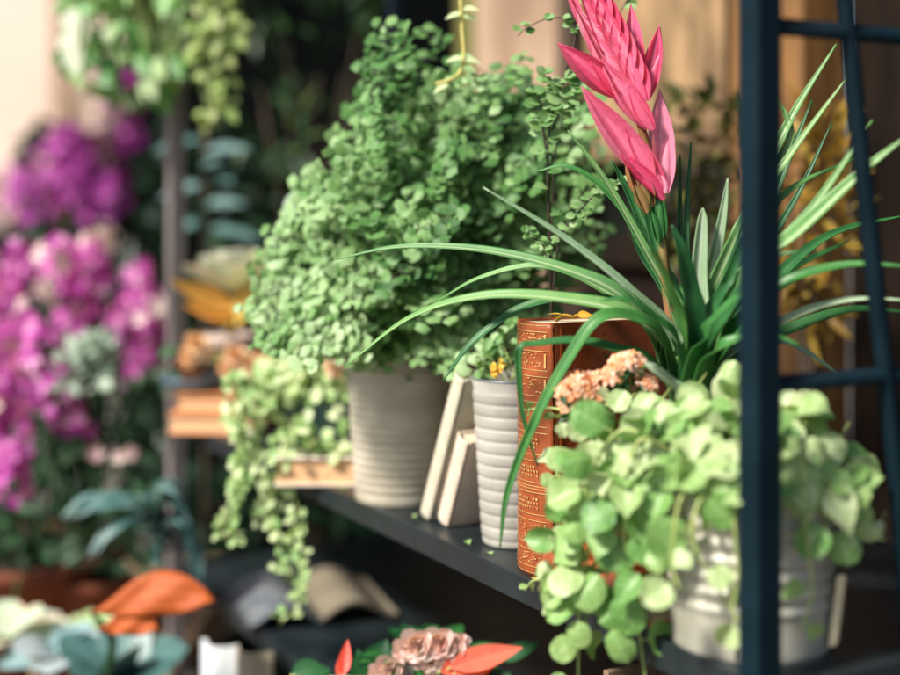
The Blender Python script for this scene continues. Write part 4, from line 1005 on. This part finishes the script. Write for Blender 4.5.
# low hedge closing the view under the flowers
hd = bush('hedge_shrub', 'dense dark shrub behind the bench under the magenta flowers', Vector((-1.25, 3.35, -.55)), (.75, .22, .52), 900, .10, M['dark'])
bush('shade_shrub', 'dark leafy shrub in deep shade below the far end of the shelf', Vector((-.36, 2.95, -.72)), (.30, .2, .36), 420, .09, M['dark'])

# bluish fronds, orange leaf, succulents on the bench
c12 = Vector((-.52, 1.98, BZ))
bf = thing('potted_blue_palm', 'arching blue-grey fronds growing behind the orange leaf plant', 'potted plant', tuple(c12))
plain_pot(bf, c12, .045, .06, .09, M['terradark'], lip=.004)
b = MB(); s_ = MB()
for pts in (((150, 560), (150, 510), (125, 492), (92, 492)), ((150, 560), (160, 505), (178, 505), (196, 540)), ((150, 560), (150, 520), (130, 515), (110, 525)), ((150, 560), (165, 520), (185, 530), (198, 568)), ((152, 560), (152, 500), (160, 485), (172, 490))):
    pp = smooth_pts([c12+Vector((0, 0, .08))]+[P(x, y, 1.95) for x, y in pts], 6); s_.tube(pp, .003, .0015, n=5)
    for k in range(6, len(pp)):
        for sd in (-1, 1): b.leaf(pp[k], (pp[k]-pp[k-1]).normalized()+Vector((0, sd*.9, -.6)), UP+Vector((0, -.6, 0)), .055, .014, 'lance', nl=4, nw=1, curl=.2)
b.build('frond', M['teal'], bf); s_.build('stem', M['stock'], bf)
c13 = Vector((-.47, 1.80, BZ))
ol = thing('orange_leaf_plant', 'potted plant with one broad orange leaf arching over a second', 'potted plant', tuple(c13))
plain_pot(ol, c13, .045, .06, .085, M['terradark'], lip=.004)
for (x0, y0, x1, y1, W, cu, nn, t_) in ((92, 610, 214, 598, .056, .10, Vector((0, -.95, .42)), .35), (98, 628, 158, 627, .036, .04, Vector((0, -.9, .4)), .3)):
    b = MB(); p0 = P(x0, y0, 1.72); p1 = P(x1, y1, 1.70); d = p1-p0; pts = [p0, (p0+p1)/2+UP*.018, p1]
    rows = []; N = 14
    for i in range(N+1):
        q = i/N; w = W*.5*max(.05, math.sin(math.pi*q**1.25)**.8); ce_ = p0.lerp(p1, q)+UP*(.022*math.sin(math.pi*q**1.2)-.004)*(W/.074)
        rows.append([b.add(ce_+nn.cross(d).normalized()*w*(j/3)*-1-nn.normalized()*(.06*w*(j/3)**2)+nn.normalized()*.004*math.sin(q*13+j), (.5+j/6, q)) for j in range(-3, 4)])
    for i in range(N):
        for j in range(6): b.quad((rows[i][j], rows[i][j+1], rows[i+1][j+1], rows[i+1][j]), t_)
    o = b.build('leaf', M['orangeleaf'], ol); m_ = o.modifiers.new('thick', 'SOLIDIFY'); m_.thickness = .0015
b = MB(); b.tube(smooth_pts([c13+Vector((0, 0, .07)), P(110, 640, 1.74), P(92, 613, 1.72)], 5), .003, n=6); b.tube(smooth_pts([c13+Vector((0, 0, .07)), P(115, 645, 1.74), P(99, 629, 1.72)], 5), .003, n=6); b.build('stem', M['stock'], ol)
for (nm, lab, x, y, Y, r, m, n) in (('potted_hosta', 'pale yellow-green broad leaved plant at the lower left corner', 8, 630, 2.02, .085, M['succ'], 9),
                               ('potted_hosta', 'plant with icy white-blue broad leaves in front of the orange leaf', 58, 645, 1.96, .085, M['icy'], 9),
                               ('potted_hosta', 'plant with lowest teal leaves at the bottom edge below the orange leaf', 120, 668, 1.90, .095, M['teal'], 12),
                               ('potted_hosta', 'small yellow-green plant between the icy leaves and the orange leaf', 90, 622, 2.10, .045, M['trail'], 9)):
    cc = P(x, y, Y); cc.z = max(cc.z, BZ+.05); cb = Vector((cc.x, cc.y, BZ)); e = thing(nm, lab, 'potted plant', tuple(cb), 'low leafy plants on the bench')
    plain_pot(e, cb, r*.3, r*.42, max(.03, cc.z-BZ-.01), M['terradark'], lip=.002)
    b = MB()
    for k in range(n):
        a = k*2.4+ru(-.3, .3); el = ru(.15, 1.1); d = Vector((math.cos(a)*math.cos(el), math.sin(a)*math.cos(el), math.sin(el)))
        b.leaf(cc-UP*.02, d, UP-d*.3+Vector((0, -.4, 0)), r*ru(.8, 1.2), r*ru(.6, .85), 'round', fold=.08, curl=ru(.1, .5), t=ru(.1, 1), nl=8, nw=2)
    b.build('foliage', m, e)

b = MB()
for k in range(170):
    t_ = ru(.03, 1.38); v_ = ru(.02, .32)
    if k % 2: t_ = ru(.44, .66); v_ = ru(.01, .10)
    c = S(t_, v_, SH+.0008); r = ru(.0006, .0019)
    i0 = [b.add(c+Vector((r*ru(.6, 1.2)*math.cos(a), r*ru(.6, 1.2)*math.sin(a), 0))) for a in (0, 1.25, 2.5, 3.8, 5)]; tp_ = b.add(c+UP*r)
    for q in range(5): b.quad((i0[q], i0[(q+1) % 5], tp_), .5)
o = b.build('soil_crumbs', M['soil'], None, smooth=False); tag(o, 'crumbs of dark potting soil scattered over the metal shelf', 'soil', kind='stuff')
b = MB()
for (t_, v_) in ((.47, .02), (.60, .03), (.66, .06), (.41, .015), (.78, .012)):
    b = MB(); b.leaf(S(t_, v_, SH+.0015), rv(1)*Vector((1, 1, 0)), UP+rv(.2), .012, .008, 'ovate', fold=.2, curl=.1, t=ru(.2, 1), nl=5)
    o = b.build('fallen_leaf', M['trail'], None); tag(o, 'tiny dry leaf fallen on the metal shelf', 'leaf', 'fallen leaves on the shelf')
# ------------------------------------------------------------------ books below
def open_book(name, label, c, ax, ay, az, W, H, mp, mq, curv=.02):
    o = thing(name, label, 'book', tuple(c))
    for s, mm in ((-1, mp), (1, mq)):
        b = MB(); N = 10; rows = []
        for side in (0, 1):
            for i in range(N+1):
                q = i/N; z = curv*math.sin(math.pi*min(1, q*1.15))-side*.006*(1-q*.3)
                rows.append([b.add(c+ax*(s*W*q)+az*z+ay*(-H/2)), b.add(c+ax*(s*W*q)+az*z+ay*(H/2))])
        for side in (0, 1):
            for i in range(N):
                k = side*(N+1)+i; b.quad((rows[k][0], rows[k+1][0], rows[k+1][1], rows[k][1]), .5)
        k0, k1 = 0, N+1
        for i in range(N):
            b.quad((rows[i][0], rows[i+1][0], rows[k1+i+1][0], rows[k1+i][0]), .5); b.quad((rows[i][1], rows[i+1][1], rows[k1+i+1][1], rows[k1+i][1]), .5)
        b.quad((rows[N][0], rows[N][1], rows[k1+N][1], rows[k1+N][0]), .5)
        b.build('page_block', mm, o)
    return o
cb = P(308, 590, 1.98); cb.z = LOWZ+.010
open_book('open_book', 'open picture book lying on the lower shelf under the trailing plant', cb, Vector((.95, .3, 0)).normalized(), Vector((-.3, .95, 0)).normalized(), UP, .11, .20, M['printed'], M['agedpage'], .022)
co = P(236, 655, 1.82)
sbk = open_book('standing_open_book', 'half open book standing on the bench end, white and beige pages', Vector((co.x-.0, co.y, BZ+.075)), Vector((.82, -.45, 0)).normalized(), UP, Vector((-.45, -.82, 0)).normalized(), .060, .15, M['page'], M['agedpage'], .022)

# pink flowers on the lower shelf
c14 = P(430, 640, 1.47); c14.z = LOWZ
pk = thing('potted_pink_flowers', 'pot of pale pink double blossoms with coral red bracts on the lower shelf', 'potted plant', tuple(c14))
plain_pot(pk, c14, .04, .055, .075, M['white'], lip=.003)
b = MB(); r_ = MB(); g_ = MB(); s_ = MB()
for (x, y, r) in ((418, 645, .026), (440, 642, .024), (405, 650, .018), (455, 652, .020), (392, 670, .024), (430, 660, .018), (378, 672, .014), (460, 640, .012)):
    c = P(x, y, 1.42); bloom(b, c, r, 18); s_.tube([c14+Vector((0, 0, .07)), c], .0016, n=5)
for (x0, y0, x1, y1, w) in ((450, 668, 522, 650, .028), (455, 674, 500, 662, .026), (440, 672, 478, 668, .024), (343, 676, 348, 640, .014), (340, 680, 343, 652, .012)):
    r_ = MB(); p0 = P(x0, y0, 1.40); p1 = P(x1, y1, 1.42); r_.leaf(p0, p1-p0, Vector((0, -.8, .7)), (p1-p0).length, w, 'ovate', fold=.2, curl=-.08, t=ru(.2, 1)); s_.tube([c14+Vector((0, 0, .07)), p0], .0016, n=5); r_.build('coral_bract', M['coral'], pk)
for (x0, y0, x1, y1, w) in ((370, 680, 385, 640, .040), (400, 690, 372, 660, .035), (365, 690, 358, 650, .026), (480, 690, 510, 672, .03), (420, 690, 440, 668, .04), (500, 660, 540, 640, .02), (404, 640, 410, 626, .012), (290, 676, 330, 668, .03)):
    p0 = P(x0, y0, 1.46); p1 = P(x1, y1, 1.46); g_.leaf(p0, p1-p0, Vector((0, -.8, .7)), (p1-p0).length, w, 'ovate', t=ru(0, .8)); s_.tube([c14+Vector((0, 0, .07)), p0], .0016, n=5)
for k in range(50):
    a = ru(0, 6.28); g_.leaf(c14+Vector((.04*math.cos(a), .04*math.sin(a), ru(.07, .10))), Vector((math.cos(a), math.sin(a), .4)), UP, .04, .026, 'ovate', t=ru(0, .7))
b.build('blossom', M['pinkrose'], pk); g_.build('foliage', M['brom'], pk); s_.build('stem', M['creepstem'], pk)
# brown basket on the lower shelf under the galvanised pot
c15 = S(.16, .14, LOWZ)
bk = thing('wooden_crate', 'brown wooden crate on the lower shelf beneath the galvanised pot', 'crate', tuple(c15))
for sx in (-1, 1):
    b = MB(); b.box(c15+U*(sx*.09)+UP*.085, U*.004, V*.10, UP*.085); b.build('side_panel', M['wood'], bk, smooth=False, bevel=.001)
    b = MB()
    for z in (.03, .085, .14): b.box(c15+V*(sx*.1045)+UP*z, U*.094, V*.004, UP*.023)
    b.build('slat_panel', M['wood'], bk, smooth=False, bevel=.001)
b = MB(); b.box(c15+UP*.004, U*.085, V*.099, UP*.003); b.build('base', M['wood'], bk, smooth=False)

for o in list(bpy.data.objects):
    if '_o' in o: del o['_o']

# ------------------------------------------------------------------ light, sky, camera
SUN = Vector((-.66, -.50, .80)).normalized()
el = math.asin(SUN.z); az = math.atan2(SUN.x, SUN.y)
w = bpy.data.worlds.new('World'); scn.world = w; w.use_nodes = True
nt = w.node_tree; nt.nodes.clear()
sk = nt.nodes.new('ShaderNodeTexSky'); sk.sky_type = 'NISHITA'; sk.sun_disc = False; sk.sun_elevation = el; sk.sun_rotation = az
sk.dust_density = 2.0
bgd = nt.nodes.new('ShaderNodeBackground'); bgd.inputs[1].default_value = .08
ou = nt.nodes.new('ShaderNodeOutputWorld'); nt.links.new(sk.outputs[0], bgd.inputs[0]); nt.links.new(bgd.outputs[0], ou.inputs[0])
L = bpy.data.lights.new('sun', 'SUN'); L.energy = 4.2; L.angle = R(9); L.color = (1, .94, .84)
lo = bpy.data.objects.new('sun', L); COL.objects.link(lo); lo.rotation_euler = SUN.to_track_quat('Z', 'Y').to_euler(); lo.location = (-3, -2, 3)

cam = bpy.data.cameras.new('camera'); co_ = bpy.data.objects.new('camera', cam); COL.objects.link(co_)
co_.location = (0, 0, 0); co_.rotation_euler = (R(90), 0, 0)
cam.sensor_width = 36; cam.lens = F/900*36; cam.shift_y = -(337.5-HY)/900
cam.clip_start = .02; cam.clip_end = 300
cam.dof.use_dof = True; cam.dof.focus_distance = 1.25; cam.dof.aperture_fstop = 1.7; cam.dof.aperture_blades = 0
scn.camera = co_
scn.view_settings.view_transform = 'Standard'; scn.view_settings.look = 'None'; scn.view_settings.exposure = .82; scn.view_settings.gamma = 1; scn.view_settings.use_curve_mapping = False
scn.cycles.use_denoising = True
